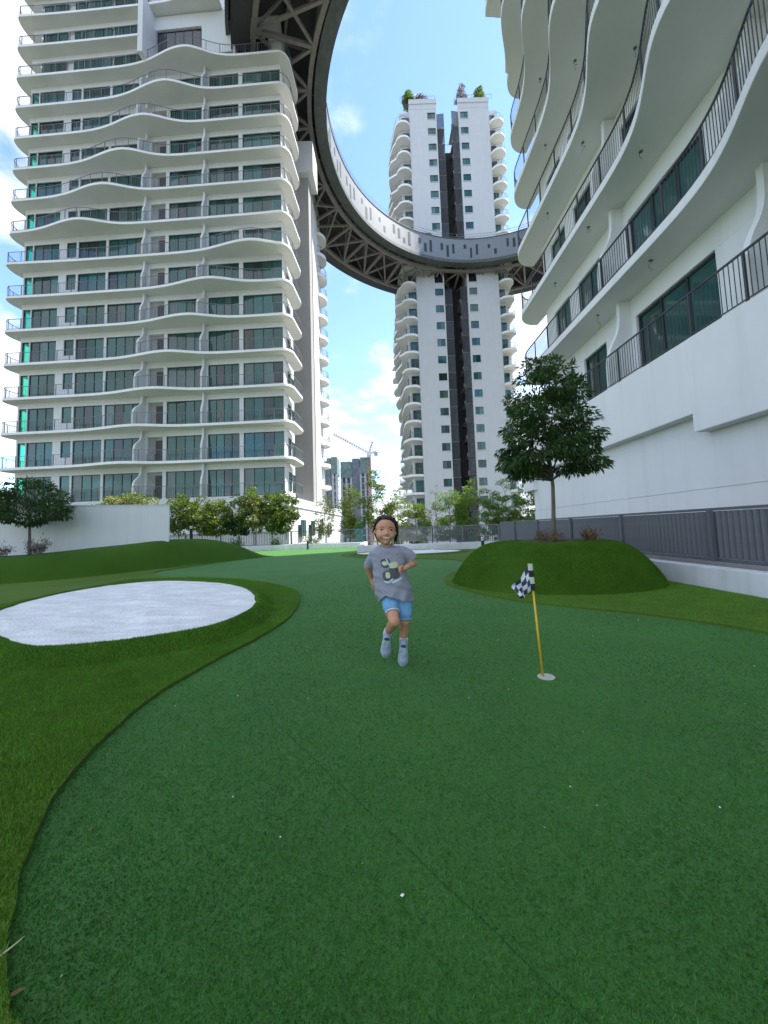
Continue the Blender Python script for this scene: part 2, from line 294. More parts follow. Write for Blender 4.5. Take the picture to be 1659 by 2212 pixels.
# ---- turf berm along the white garden wall
bs = smooth_open([(-17, 4.2, .5), (-13, 6.6, .56), (-9.13, 9.18, .60), (-8.03, 10.1, .66), (-7.4, 11.31, .76), (-6.8, 12.5, .88), (-6.1, 14.3, .86), (-5.55, 15.7, .55), (-5.1, 16.7, .12), (-4.95, 17.1, .0)], 10)
tt = [-.02, .0, .08, .2, .35, .5, .65, .8, 1.0, 1.3, 1.7, 2.2, 2.7, 3.1, 3.5, 3.9]
rs = []
for i, (x, y, h) in enumerate(bs):
    row = []
    for t_ in tt:
        s_ = max(0, min(1, t_ / .9)); z = h * (1 - (1 - s_) ** 1.9) * (1 if t_ < 2.4 else max(0, math.cos((t_ - 2.4) / 1.5 * math.pi / 2)))
        px, py = x - .80 * t_, y + .60 * t_
        z += .02 * noise.noise((px * .8, py * .8, 4)) * s_
        row.append((px, py, z + (.012 if t_ >= 0 else 0)))
    rs.append(row)
berm = tag(fix_normals(MB().rings(rs, close=False, caps=False).build('turf_berm', MOUNDT, None, True)), kind='structure')
def berm_z(x, y):
    best = None
    for r in rs:
        for p in r:
            d = (p[0] - x) ** 2 + (p[1] - y) ** 2
            if best is None or d < best[0]: best = (d, p[2])
    return best[1]

# ---- round turf mound under the big-leaved tree
MC = (2.95, 6.95); rs2 = []
for rr_, z in ((1.03, .0), (1.0, .026), (.975, .10), (.93, .23), (.87, .37), (.80, .50), (.73, .60), (.66, .665), (.59, .70), (.52, .715), (.40, .71), (.2, .70), (.01, .70)):
    rs2.append([(MC[0] + 1.76 * rr_ * math.cos(a) * (1 + .015 * math.sin(3 * a + 1)), MC[1] + 1.55 * rr_ * math.sin(a) * (1 + .015 * math.cos(2 * a)), z + .008 * noise.noise((math.cos(a) * 3, math.sin(a) * 3, z * 3))) for a in [k * 2 * math.pi / 72 for k in range(72)]])
mound = tag(fix_normals(MB().rings(rs2, caps=False).build('turf_mound', MOUNDT, None, True)), kind='structure')
SOIL = pmat('planter_soil', (.09, .065, .04), .95, .4, 12, .8, 30)
so = MB().rings([[(MC[0] + .1 + r_ * 1.0 * math.cos(a), MC[1] + r_ * .72 * math.sin(a), z) for a in [k * 2 * math.pi / 28 for k in range(28)]] for r_, z in ((.62, .69), (.58, .727), (.3, .735), (.01, .74))], caps=False).build('tree_pit_soil', SOIL, mound)

# ---- turf pile as geometry where it can be seen
def blades(name, n, area, zf, h, w, mat, keep, lean=.5, nrm=None):
    x0, x1, y0, y1 = area; x = rng.uniform(x0, x1, n); y = rng.uniform(y0, y1, n); k = keep(x, y); x = x[k]; y = y[k]; n = len(x); z = zf(x, y)
    a = rng.uniform(0, 2 * np.pi, n); hh = h * rng.uniform(.55, 1.15, n); l = rng.uniform(0, lean, n) * hh; b = rng.uniform(0, 2 * np.pi, n); ww = w * rng.uniform(.7, 1.2, n)
    P = np.stack([x, y, z], 1); D = np.stack([np.cos(a), np.sin(a), 0 * a], 1) * ww[:, None] / 2; T = np.stack([np.cos(b) * l, np.sin(b) * l, hh], 1)
    V = np.stack([P - D, P + D, P + T], 1).reshape(-1, 3); o = link(name, fast_mesh(name, V, 3, mat)); tag(o, kind='stuff'); return o
bfoot = offset_ring(brim, .27, 0)
bin_ = [(p[0], p[1]) for p in offset_ring(brim, .02, 0)]; bout = [(p[0], p[1]) for p in bfoot]
def zbunk(x, y):
    cx = sum(p[0] for p in brim) / len(brim); cy = sum(p[1] for p in brim) / len(brim)
    ang = np.arctan2(y - cy, x - cx); ba = np.array([math.atan2(p[1] - cy, p[0] - cx) for p in brim]); br = np.array([math.hypot(p[0] - cx, p[1] - cy) for p in brim])
    i = np.argsort(ba); r0 = np.interp(ang, ba[i], br[i], period=2 * np.pi); off = np.hypot(x - cx, y - cy) - r0
    return np.interp(off, [0, .045, .081, .162, .251, .27], [.12, .142, .126, .077, .022, .018])
b1 = blades('fringe_grass', 560000, (-4.6, -.8, .3, 4.4), lambda x, y: np.maximum(zbunk(x, y), .018), .019, .0045, BLADE, lambda x, y: inpoly(x, y, FL[:-3] + [(-9, 16), (-9, -3)]) & ~inpoly(x, y, bin_) & (np.abs(x) < y * 1.12 + .7))
b2 = blades('bunker_grass', 260000, (-6.2, -1.0, 4.4, 9.4), lambda x, y: np.maximum(zbunk(x, y), .018), .020, .007, BLADE, lambda x, y: inpoly(x, y, FL[:-3] + [(-9, 16), (-9, -3)]) & ~inpoly(x, y, bin_) & (np.abs(x) < y * 1.12))
def zmound(x, y):
    r_ = np.hypot((x - MC[0]) / 1.76, (y - MC[1]) / 1.55); return np.interp(r_, [0, .52, .59, .66, .73, .80, .87, .93, .975, 1.0], [.70, .715, .70, .665, .60, .50, .37, .23, .10, .02])
b3 = blades('mound_grass', 300000, (1.1, 4.75, 5.3, 7.9), lambda x, y: zmound(x, y) - .004, .016, .0065, BLADEM, lambda x, y: np.hypot((x - MC[0]) / 1.76, (y - MC[1]) / 1.55) < 1.0, .9)
b4 = blades('fringe_grass', 150000, (1.0, 4.66, 2.4, 7.2), lambda x, y: 0 * x + .018, .016, .007, BLADE, lambda x, y: inpoly(x, y, FR) & (np.hypot((x - MC[0]) / 1.76, (y - MC[1]) / 1.55) > 1.0))

# short putting pile, thinning out with distance
n = 520000; u = rng.random(n); py_ = (u * (11 ** .4 - .6 ** .4) + .6 ** .4) ** 2.5; px_ = rng.uniform(-1, 1, n) * (py_ * 1.05 + .12); ok = ~inpoly(px_, py_, FL) & ~inpoly(px_, py_, FR) & (px_ < 4.6) & (rng.random(n) < np.clip((10.5 - py_) / 6.5, 0, 1)); px_ = px_[ok]; py_ = py_[ok]; n = len(px_)
a = rng.uniform(0, 2 * np.pi, n); b_ = rng.uniform(0, 2 * np.pi, n); hh = .0085 * rng.uniform(.5, 1.15, n); ln = rng.uniform(0, 1.2, n) * hh; ww = .004 * rng.uniform(.7, 1.2, n) * np.maximum(1, py_ ** .5)
P_ = np.stack([px_, py_, 0 * px_ - .001], 1); D_ = np.stack([np.cos(a), np.sin(a), 0 * a], 1) * ww[:, None] / 2; T_ = np.stack([np.cos(b_) * ln, np.sin(b_) * ln, hh], 1)
tag(link('putting_pile', fast_mesh('putting_pile', np.stack([P_ - D_, P_ + D_, P_ + T_], 1).reshape(-1, 3), 3, BLADEG)), kind='stuff')

# ---- loose litter on the green
n = 80; lx = rng.uniform(-2.2, 3.6, n); ly = .75 + 7 * rng.random(n) ** 1.6; ok = ~inpoly(lx, ly, FL) & ~inpoly(lx, ly, FR); lx = lx[ok]; ly = ly[ok]; mb = MB()
for x, y in zip(lx, ly):
    s_ = random.uniform(.0022, .0055) * (1.5 if random.random() < .12 else 1); a = random.uniform(0, 3.1); e = random.uniform(.5, 1); c, s__ = math.cos(a) * s_, math.sin(a) * s_
    mb.add([(x - c, y - s__, .009), (x + s__ * e, y - c * e, .009), (x + c, y + s__, .010), (x - s__ * e, y + c * e, .009), (x, y, .009 + s_ * .8)], [(0, 1, 4), (1, 2, 4), (2, 3, 4), (3, 0, 4)])
tag(mb.build('sand_specks', pmat('speck', (.75, .76, .72), .8, .1, 50, island=.3)), kind='stuff')
DRY = pmat('dry_leaf', (.22, .15, .07), .8, .3, 60, trans=.2)
def dry_leaf(loc, L_, w, rz, label, mat):
    mb = MB(); n = 8; vv = []
    for i in range(n + 1):
        t_ = i / n; ww = w * math.sin(math.pi * min(1, t_ * .96 + .03)) ** .7; x = (t_ - .5) * L_; z = .012 + .25 * L_ * (t_ - .5) ** 2; vv += [(x, -ww, z + ww * .5), (x, 0, z), (x, ww, z + ww * .5)]
    for i in range(n): mb.f += [(3 * i, 3 * i + 1, 3 * i + 4, 3 * i + 3), (3 * i + 1, 3 * i + 2, 3 * i + 5, 3 * i + 4)]; mb.mi += [0, 0]
    mb.v = vv; o = mb.build('fallen_leaf', mat, None, True); o.location = loc; o.rotation_euler = (0, 0, rz); return tag(o, label, 'leaf')
dry_leaf((-.86, .94, 0), .034, .006, .6, 'curled brown dry leaf lying on the green near the turf edge', DRY)
dry_leaf((-.965, 1.0, .012), .11, .0035, 1.05, 'pale straw blade lying across the turf edge', pmat('straw', (.5, .46, .28), .7, .2, 40))
dry_leaf((-1.06, 1.42, 0), .018, .005, 2.0, 'tiny brown leaf scrap on the green beside the fringe curve', DRY)
dry_leaf((4.35, 5.55, .02), .07, .02, .8, 'brown dry leaf against the foot of the white kerb', DRY)

# ---- kerb, fence plinth, white garden wall
mb = MB(); mb.box(4.70, 4.92, -8, 17.72, -.02, .32); mb.box(-1.3, 4.70, 17.5, 17.72, -.02, .321); mb.box(-1.3, -1.08, 17.72, 23.2, -.02, .322); mb.box(-31, -1.3, 23.0, 23.2, -.02, .30)
kb = mb.build('kerb_wall', KERBW); bv = kb.modifiers.new('bevel', 'BEVEL'); bv.width = .012; bv.segments = 2
tag(kb, 'low weathered white kerb wall running round the edge of the green', 'kerb')
tag(MB().box(4.92, 5.2, -8, 17.72, -.02, .16).build('gutter_soil', SOIL), kind='structure')
tag(MB().box(5.2, 5.5, -8, 17.9, -.02, .34).build('fence_plinth', CONC), 'grey concrete plinth under the louvred side fence', 'plinth')
gw = thing('garden_wall', (-7.3, 13.0, 0), 'plain white garden wall standing behind the turf berm', 'wall', rz=math.atan2(1.0, 2.6))
ws = MB().box(-12, 0, 0, .2, -.02, 2.06).build('wall_body', RWALL, gw); MB().box(-12, .0, -.012, .212, 2.062, 2.10).build('coping', WHITE, gw)

# ---- fences
def fence(label, pts, pitch, w, th, ang, z0, z1, slat_mat, group, backing=False, post_every=2.0):
    t = thing('metal_fence', (pts[0][0], pts[0][1], z0), label, 'fence', group)
    sl = MB().box(-w / 2, w / 2, -th / 2, th / 2, 0, z1 - z0 - .06).mesh('slat', slat_mat); pm = MB().box(-.03, .03, -.03, .03, -.1, z1 - z0 + .0).mesh('post', slat_mat); o0 = Vector((pts[0][0], pts[0][1], z0))
    for a, b in zip(pts[:-1], pts[1:]):
        a = Vector((*a, 0)); b = Vector((*b, 0)); d = b - a; l = d.length; d /= l; az = math.atan2(d.y, d.x); oa = a - Vector((o0.x, o0.y, 0)); ob = b - Vector((o0.x, o0.y, 0))
        for k in range(int(l / pitch)):
            p = oa + d * (k + .5) * pitch; link('slat', sl, t, (p.x, p.y, .03), (random.uniform(-.006, .006), 0, az + ang + random.uniform(-.03, .03)))
        for k in range(int(l / post_every) + 1):
            p = oa + d * min(k * post_every + .02, l); nn = Vector((d.y, -d.x, 0)) * (-.07); link('post', pm, t, (p.x + nn.x, p.y + nn.y, 0), (0, 0, az))
        MB().bar(oa + Vector((0, 0, z1 - z0 + .002)), ob + Vector((0, 0, z1 - z0 + .002)), .06, .045).build('top_rail', slat_mat, t)
        MB().bar(oa + Vector((0, 0, .006)), ob + Vector((0, 0, .006)), .05, .035).build('bottom_rail', slat_mat, t)
        if backing:
            nn = Vector((-d.y, d.x, 0)) * (-.12); MB().bar(oa + nn + Vector((0, 0, .35)), ob + nn + Vector((0, 0, .35)), .01, .66).build('backing_panel', slat_mat, t)
    return t
fence('dark grey louvred metal fence running beside the white building', [(5.32, 1.5), (5.32, 17.75)], .104, .078, .016, R(50), .36, 1.17, FENCE, None, True, 2.35)
fence('slim grey slatted fence closing the far end of the green', [(5.36, 17.95), (.8, 23.9), (-18.5, 24.15)], .102, .045, .016, R(90), .28, 1.08, FENCE, None, False, 2.2)

# ---- bollard lights
BOLL = pmat('bollard_black', (.02, .02, .025), .4, .2, 10); LENS = pmat('bollard_lens', (.55, .58, .6), .3, .05, 10)
def bollard(loc, h, label):
    t = thing('bollard_light', loc, label, 'bollard', 'bollard lights round the green')
    MB().tube([(0, 0, -.01), (0, 0, h * .80)], .055, 16).build('post', BOLL, t, False); MB().tube([(0, 0, h * .80), (0, 0, h * .92)], .048, 16).build('lens', LENS, t); MB().tube([(0, 0, h * .92), (0, 0, h * .97), (0, 0, h)], [.058, .058, .03], 16).build('cap', LENS, t); MB().tube([(0, 0, 0), (0, 0, .015)], .08, 16).build('base_plate', BOLL, t)
bollard((3.42, 13.6, .02), .62, 'black bollard light standing behind the round turf mound')
bollard((-4.55, 22.6, .0), .62, 'black bollard light on the sunlit turf by the far kerb')
bollard((-7.35, 14.6, berm_z(-7.35, 14.6) - .02), .5, 'black bollard light on the turf berm past the end of the white wall')

# ================================================================== BUILDINGS
def strip_slab(O, I, z, th):
    """balcony plate from outer line O to wall line I (same length), top at z"""
    n = len(O); mb = MB(); vv = [(*p, z) for p in O] + [(*p, z) for p in I] + [(*p, z - th) for p in O] + [(*p, z - th) for p in I]
    top = [(i, i + 1, n + i + 1, n + i) for i in range(n - 1)]; bot = [(2 * n + i, 3 * n + i, 3 * n + i + 1, 2 * n + i + 1) for i in range(n - 1)]
    fas = [(i, 2 * n + i, 2 * n + i + 1, i + 1) for i in range(n - 1)]
    mb.add(vv, top + fas + [(0, n, 3 * n, 2 * n), (n - 1, 3 * n - 1, 4 * n - 1, 2 * n - 1)] + [(n + i, n + i + 1, 3 * n + i + 1, 3 * n + i) for i in range(n - 1)]); mb.mi = [0] * len(mb.f); o = len(mb.f); mb.f += bot; mb.mi += [1] * len(bot); return mb
def resample(P, step):
    P = [Vector((p[0], p[1])) for p in P]; L_ = [0]
    for a, b in zip(P[:-1], P[1:]): L_.append(L_[-1] + (b - a).length)
    n = max(1, int(round(L_[-1] / step))); xs = np.interp(np.linspace(0, L_[-1], n + 1), L_, [p.x for p in P]); ys = np.interp(np.linspace(0, L_[-1], n + 1), L_, [p.y for p in P]); return list(zip(xs, ys))
def inset(O, I, d):
    out = []
    for o, i in zip(O, I):
        v = Vector((i[0] - o[0], i[1] - o[1])); l = v.length or 1; out.append((o[0] + v.x / l * d, o[1] + v.y / l * d))
    return out
def railing(P, z, h, parent, mat, pitch, postp, bw=.014, single=False, name='railing', tr=.04):
    Q = resample(P, pitch); mb = MB(); Pq = resample(P, .35)
    for a, b in zip(Pq[:-1], Pq[1:]): mb.bar((*a, z + h), (*b, z + h), tr, tr); mb.bar((*a, z + .09), (*b, z + .09), .03, .02)
    for p in resample(P, postp): mb.bar((*p, z), (*p, z + h), .045, .045, (0, 1, 0))
    if not single:
        for p in Q:   # round-the-corner thin bars
            x, y = p; w = bw / 2; mb.add([(x - w, y - w, z + .1), (x + w, y - w, z + .1), (x, y + w, z + .1), (x - w, y - w, z + h), (x + w, y - w, z + h), (x, y + w, z + h)], [(0, 1, 4, 3), (1, 2, 5, 4), (2, 0, 3, 5)])
    o = mb.build(name, mat, parent)
    if single:
        me = MB().box(-bw / 2, bw / 2, -bw / 2, bw / 2, .09, h - .02).mesh('baluster', mat)
        for p in Q: link('baluster', me, o, (*p, z))
    return o
def quarter(c, rx, ry, a0, a1, n=10): return [(c[0] + rx * math.cos(R(a0 + (a1 - a0) * i / n)), c[1] + ry * math.sin(R(a0 + (a1 - a0) * i / n))) for i in range(n + 1)]
PANES = {}
def window(parent, axis, a0, a1, z0, z1, depth, panes, mat=GLASS, fr=.05, single=True, name='window', frame_mat=FRAME):
    """axis 'x': runs along x at y=depth (front to -y); axis 'y': runs along y at x=depth (front to -x). Frame part with pane sub-parts."""
    mb = MB(); n = panes; w = (a1 - a0) / n
    def bx(u0, u1, zz0, zz1, d0, d1):
        if axis == 'x': mb.box(u0, u1, depth + d0, depth + d1, zz0, zz1)
        else: mb.box(depth + d0, depth + d1, u0, u1, zz0, zz1)
    bx(a0, a1, z0, z0 + fr, -.04, .05); bx(a0, a1, z1 - fr, z1, -.04, .05)
    for i in range(n + 1):
        c = min(max(a0 + w * i, a0 + fr / 2), a1 - fr / 2); bx(c - fr / 2, c + fr / 2, z0 + fr, z1 - fr, -.04, .05)
    fo = mb.build(name, frame_mat, parent)
    for i in range(n):
        u0 = a0 + w * i + fr * .45; u1 = a0 + w * (i + 1) - fr * .45; mt = mat if mat is not GLASS else random.choices((GLASS, GLASSB, GLASSD), (8, 1.2, 1.4))[0]; key = (axis, round(u1 - u0, 3), round(z1 - z0, 3), mt.name)
        if key not in PANES:
            q = MB(); hw = (u1 - u0) / 2; zz = z1 - z0 - 2 * fr * .9
            PANES[key] = (q.box(-hw, hw, -.006, .006, 0, zz) if axis == 'x' else q.box(-.006, .006, -hw, hw, 0, zz)).mesh('pane', mt)
        c = (u0 + u1) / 2; loc = (c, depth + .01, z0 + fr * .9) if axis == 'x' else (depth + .01, c, z0 + fr * .9)
        tilt = random.uniform(-.006, .006)      # panes never sit perfectly true, so their reflections differ
        link('pane', PANES[key], fo, loc, (0, 0, tilt))
    return fo

# ------------------------------------------------------------------ left tower
RZ = math.atan2(-1.4, 26.1); LT = thing('apartment_tower', (-8.94, 34.75, 0), 'broad white tower with wavy balcony slabs and teal windows behind the white garden wall', 'building', rz=RZ)
cR, sR = math.cos(RZ), math.sin(RZ)
def W2L(x, y): x += 8.94; y -= 34.75; return (x * cR + y * sR, -x * sR + y * cR)
ZK = [4.5 + 3.33 * k for k in range(19)]; TH = .25
core = [(-25.05, 3.0), (-25.05, .27), (-.02, .27)] + [W2L(*p) for p in [(-9.15, 39.6), (-11.0, 39.8), (-11.1, 43.9), (-11.1, 52), (-9.1, 52.2), (-9.25, 60)]] + [(-27, 26), (-26.1, 3.0)]
fix_normals(MB().prism(core, -16, 66).build('core_wall', WHITE, LT))
fix_normals(MB().prism([W2L(*p) for p in [(-11.05, 44), (-8.05, 44), (-8.05, 45.6), (-11.05, 45.6)]], -16, 46.0).build('support_pier', PIER, LT))
fix_normals(MB().prism([W2L(*p) for p in [(-9.6, 43.2), (-7.3, 43.2), (-7.3, 46.4), (-9.6, 46.4)]], 44.4, 48.4).build('pier_head', WHITE, LT))
fix_normals(MB().prism([W2L(*p) for p in [(-11.2, 45.7), (-10.6, 45.7), (-10.6, 51.9), (-11.2, 51.9)]], 0, 60).build('recess_shade_panel', DARK, LT)); fix_normals(MB().prism([W2L(*p) for p in [(-11.05, 39.9), (-10.6, 39.9), (-10.6, 43.9), (-11.05, 43.9)]], 0, 60).build('recess_shade_panel', DARK, LT))  # dark panels added in the wall slots to deepen their shade
bays = [(-25.1, -22.45, 3, 0), (-21.65, -20.65, 1, .95), (-20.45, -17.6, 3, 0), (-17.35, -13.75, 4, 0), (-11.25, -7.75, 4, 0), (-7.25, -4.25, 4, 0), (-3.85, -.06, 4, 0)]
NF = 13
mb = MB()       # front wall skin: piers, spandrels, lintels
solid = [(-26.1, -25.98), (-25.2, -25.1), (-22.45, -21.65), (-20.65, -20.45), (-17.6, -17.35), (-13.75, -13.1), (-11.6, -11.25), (-7.75, -7.25), (-4.25, -3.85), (-.06, 0)]
for k in range(0, NF):
    z0 = ZK[k]; z1 = ZK[k + 1] - TH
    mb.box(-26.1, 0, 0, .262, z0 + 2.52, z1 - .003)
    for a, b in solid: mb.box(a, b, .002, .264, z0 - .0, z0 + 2.517)
    mb.box(-21.65, -20.65, .004, .263, z0, z0 + .94)
    mb.box(-26.098, -25.98, .266, 3.0, z0 + 2.52, z1 - .003)
mb.box(-26.1, 0, -.2, .26, -3, 4.5 - .003)
mb.build('facade_wall', WHITE, LT)
rec = MB()
for k in range(0, NF):
    z0 = ZK[k]; rec.box(-13.1, -11.6, .268, .275, z0, z0 + 2.5)
rec.build('service_recess', pmat('recess_wall', (.35, .34, .32), .8, .2, 1.2), LT)
door_me = MB().box(-.42, .42, -.04, 0, 0, 2.2).mesh('service_door', pmat('service_door', (.05, .05, .055), .5, .2, 3))
ac = MB(); ac.box(-.38, .38, -.3, 0, 0, .55); ac.tube([(.0, -.32, .28), (.0, -.30, .28)], .2, 16); ac_me = ac.mesh('air_conditioner', pmat('ac_grey', (.3, .3, .29), .6, .2, 6))
for k in range(0, NF):
    link('service_door', door_me, LT, (-12.0, .262, ZK[k] + .01)); 
    if k % 3 != 2: link('air_conditioner', ac_me, LT, (-12.75, .25, ZK[k] + .35))
for k in range(NF):
    for (a, b, n, sill) in bays: window(LT, 'x', a + .01, b - .01, ZK[k] + sill + .012, ZK[k] + 2.512, .12, n)
    f = window(LT, 'x', -25.97, -25.2, ZK[k] + .012, ZK[k] + 2.51, .12, 1, CYANG); window(LT, 'y', .3, 2.95, ZK[k] + .012, ZK[k] + 2.51, -26.04, 1, CYANG, name='corner_window')
uc = {1: -14.6, 2: -13.3, 3: -11.6, 4: -10.3, 5: -8.4, 6: -6.4, 7: -2.6, 8: -19.0, 9: -16.7, 10: -14.8, 11: -12.8, 12: -10.7, 13: -8.8, 14: -7.0, 15: -5, 16: -3, 17: -1}
def dep(u, k):
    c = uc.get(k, -15); amp = .85 + .02 * k; w = 3.9
    t_ = (u - c) / w; t_ = t_ * (1.25 if t_ > 0 else .85); b = math.exp(-t_ * t_ * 1.6)
    t2 = (u - (c + 26 if c < -13 else c - 26)) / 6; return .98 + amp * b + .25 * math.exp(-t2 * t2)
def lt_outline(k, u1=0.0, cap_r=True):
    us = np.linspace(-26.5, u1, int((u1 + 26.5) / .3)); dl = dep(-26.5, k); O = []; I = []
    for p in [(-26.1, 3.4), (-26.75, 2.7)] + quarter((-26.5, .2), .62, dl + .2, 180, 268, 10): O.append(p); I.append((-26.0, min(max(p[1], .3), 3.4)))
    for u in us: O.append((float(u), -dep(u, k))); I.append((min(max(float(u), -26.0), -.12), .1))
    if cap_r:
        dr = dep(u1, k)
        for p in quarter((u1, .1), 1.0, dr + .1, -86, 0, 10) + [(u1 + 1.0, 1.6)] + quarter((u1 + .1, 2.6), .9, 1.2, 0, 80, 6): O.append(p); I.append((-.12, min(max(p[1], .1), 3.9)))
    return O, I
for k in range(0, 18):
    if k == 0: u1, cap_ = 0.0, True
    elif k <= 13: u1, cap_ = 0.0, True
    elif k == 14: u1, cap_ = -13.6, False
    else: u1, cap_ = -5.9, False
    O, I = lt_outline(k, u1, cap_)
    if k > 0:
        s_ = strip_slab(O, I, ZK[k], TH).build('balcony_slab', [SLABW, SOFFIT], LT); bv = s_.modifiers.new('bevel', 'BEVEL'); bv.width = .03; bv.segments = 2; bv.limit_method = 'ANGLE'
    railing(inset(O, I, .09), ZK[k], 1.05, LT, RAIL, .16, 1.25, .016)
for k in range(0, NF):     # S-shaped party fins between the flats
    for u in (-13.4, -7.5):
        d0 = dep(u, max(k, 1)) - .22; z0 = ZK[k] + .003; H_ = 3.33 - TH - .006; pr = []
        for i in range(19):
            t_ = i / 18; s_ = 1 / (1 + math.exp((t_ - .60) * 15)); pr.append((-(.42 + (d0 - .42) * s_), z0 + H_ * t_))
        n = len(pr); mbf = MB(); vv = [(u - .09, y, z) for y, z in pr] + [(u - .09, .05, z) for y, z in pr] + [(u + .09, y, z) for y, z in pr] + [(u + .09, .05, z) for y, z in pr]
        ff = []
        for i in range(n - 1): ff += [(i, n + i, n + i + 1, i + 1), (2 * n + i, 2 * n + i + 1, 3 * n + i + 1, 3 * n + i), (i, i + 1, 2 * n + i + 1, 2 * n + i)]
        ff += [(n - 1, 2 * n - 1, 4 * n - 1, 3 * n - 1), (0, 2 * n, 3 * n, n)]
        fix_normals(mbf.add(vv, ff).build('party_fin', WHITE, LT))
# upper storeys beside the sky lobby
for k in range(13, 17):
    z0 = ZK[k]; MB().box(-26.1, -13.4, 0, .262, z0 + 2.52, ZK[k + 1] - TH - .003).build('lintel', WHITE, LT)
    for (a, b, n, sill) in bays[:4]: window(LT, 'x', a + .01, b - .01, z0 + sill + .012, z0 + 2.512, .12, n)
MB().box(-13.4, -12.9, -1.9, .26, ZK[13] + .01, 54.2).build('lobby_wall', WHITE, LT)
MB().box(-12.9, -.1, -.05, .262, 52.6, 54.1).build('lobby_wall', WHITE, LT)
MB().box(-8.0, -4.6, -.06, .255, 49.4, 52.59).build('lobby_wall', WHITE, LT)
LOBBY = pmat('lobby_glass', (.012, .016, .022), .08, .3, .5, spec=.7)
window(LT, 'x', -12.7, -8.1, 49.2, 52.4, .06, 5, LOBBY); window(LT, 'x', -7.9, -4.6, 47.95, 49.3, .06, 3, LOBBY); window(LT, 'x', -4.4, -1.2, 47.95, 50.6, .06, 2, LOBBY)
MB().box(-4.58, -4.42, -.4, .2, 47.9, 52.5).build('lobby_column', WHITE, LT)
# side wall windows, rear round balconies, ledge
for k in range(0, 14):
    for y in (2.2, 3.9):
        xw = W2L(-8.94 - .21 * (y / 4.85), 34.75 + y)[0] + .035; window(LT, 'y', y - .5, y + .35, ZK[k] + .5, ZK[k] + 2.3, xw, 1, name='side_window')
    z = ZK[k]; c = W2L(-9.35, 58.3); O = quarter(c, 1.35, 1.7, -95, 95, 16); I = [(c[0] - .3, min(max(p[1], c[1] - 1.6), c[1] + 1.6)) for p in O]
    strip_slab(O, I, z, .5).build('rear_balcony', [SLABW, SOFFIT], LT); railing(inset(O, I, .08), z, 1.05, LT, RAIL, .3, 1.0, .02)
# podium below the tower
pod = thing('tower_podium', (-8.94, 34.75, 0), 'white podium wall with parapet at the foot of the broad tower', 'building', rz=RZ)
pb = MB().prism([(-27.5, -.35), (.4, -.35)] + [W2L(*p) for p in [(-6.9, 62)]] + [(-27.5, 27)], -15.5, 3.6); fix_normals(pb.build('podium_wall', WHITE, pod))
fix_normals(MB().prism([(-27.6, -.45), (.5, -.45)] + [W2L(*p) for p in [(-6.75, 62.1)]] + [W2L(*p) for p in [(-7.05, 62.0)]] + [(.2, -.2), (-27.6, -.2)], 3.4, 4.3).build('parapet', WHITE, pod))
for y in (2.5, 6.5, 11, 16): window(pod, 'y', y, y + 1.6, .6, 2.2, W2L(-8.2 + (y / 27) * 1.4, 35 + y)[0] + .02, 2, name='vent_window')
MB().bar((-26, -.6, 1.0), (.3, -.6, 1.0), .05, .05).build('handrail', RAIL, pod)

# ------------------------------------------------------------------ right building
XF = 7.4; RB = thing('apartment_tower', (XF, 0, 0), 'white tower close by with deep curved balcony slabs and black railings beside the louvred fence', 'building')
RZK = [5.34 + 3.34 * k for k in range(14)]; YE = 18.6
MB().box(1.36, 16, -14, YE - .05, -15.7, 52).build('core_wall', RWALL, RB)
mb = MB(); mb.box(.33, 1.35, -14, 19.75, -15.7, 1.715); mb.box(.39, 1.35, -14, 19.75, 1.716, 1.75); mb.box(.35, 1.34, -14, 19.75, 1.751, 3.62)
mb.build('lower_wall', RWALL, RB)
mb = MB(); mb.box(0, 1.345, 8.98, 19.2, 3.52, 5.34); mb.box(-.001, 1.344, -14, 8.98, 3.07, 5.341); mb.box(.1, 1.34, 19.2, 20.5, 2.75, 3.75)
o = mb.build('parapet_wall', RWALL, RB); bv = o.modifiers.new('bevel', 'BEVEL'); bv.width = .015; bv.segments = 2
rb_bays = [(16.3, 17.7, 2), (13.9, 15.5, 2), (9.15, 12.2, 3), (3.9, 7.2, 3), (-2.4, 1.5, 3)]
mb = MB()
for k in range(0, 12):
    z0 = RZK[k]; z1 = RZK[k + 1] - .26; mb.box(1.1, 1.365, -14, YE, z0 + 2.42, z1 + .01); pp = YE
    for a, b, n in rb_bays: mb.box(1.102, 1.365, b, pp, z0, z0 + 2.418); pp = a
    mb.box(1.102, 1.365, -14, pp, z0, z0 + 2.418)
mb.build('facade_wall', RWALL, RB)
for k in range(0, 12):
    for a, b, n in rb_bays[: 5 if k < 4 else 4]: window(RB, 'y', a + .01, b - .01, RZK[k] + .012, RZK[k] + 2.41, 1.22, n, fr=.07)
def rb_out(k):
    def ex(y):
        c = 5.0 + 2.2 * (k - 1); b = math.exp(-((y - c) / 2.0) ** 2); b2 = math.exp(-((y - c + 8.2) / 2.0) ** 2); return -1.15 * b - 1.0 * b2
    O = []; I = []
    for p in [(1.2, 20.0)] + quarter((1.0, 18.75), 1.0, 1.25, 95, 178, 12): O.append(p); I.append((1.3, min(p[1], YE - .1)))
    for y in np.linspace(18.7, -9, 110): O.append((ex(y), float(y))); I.append((1.25, min(float(y), YE - .1)))
    return O, I
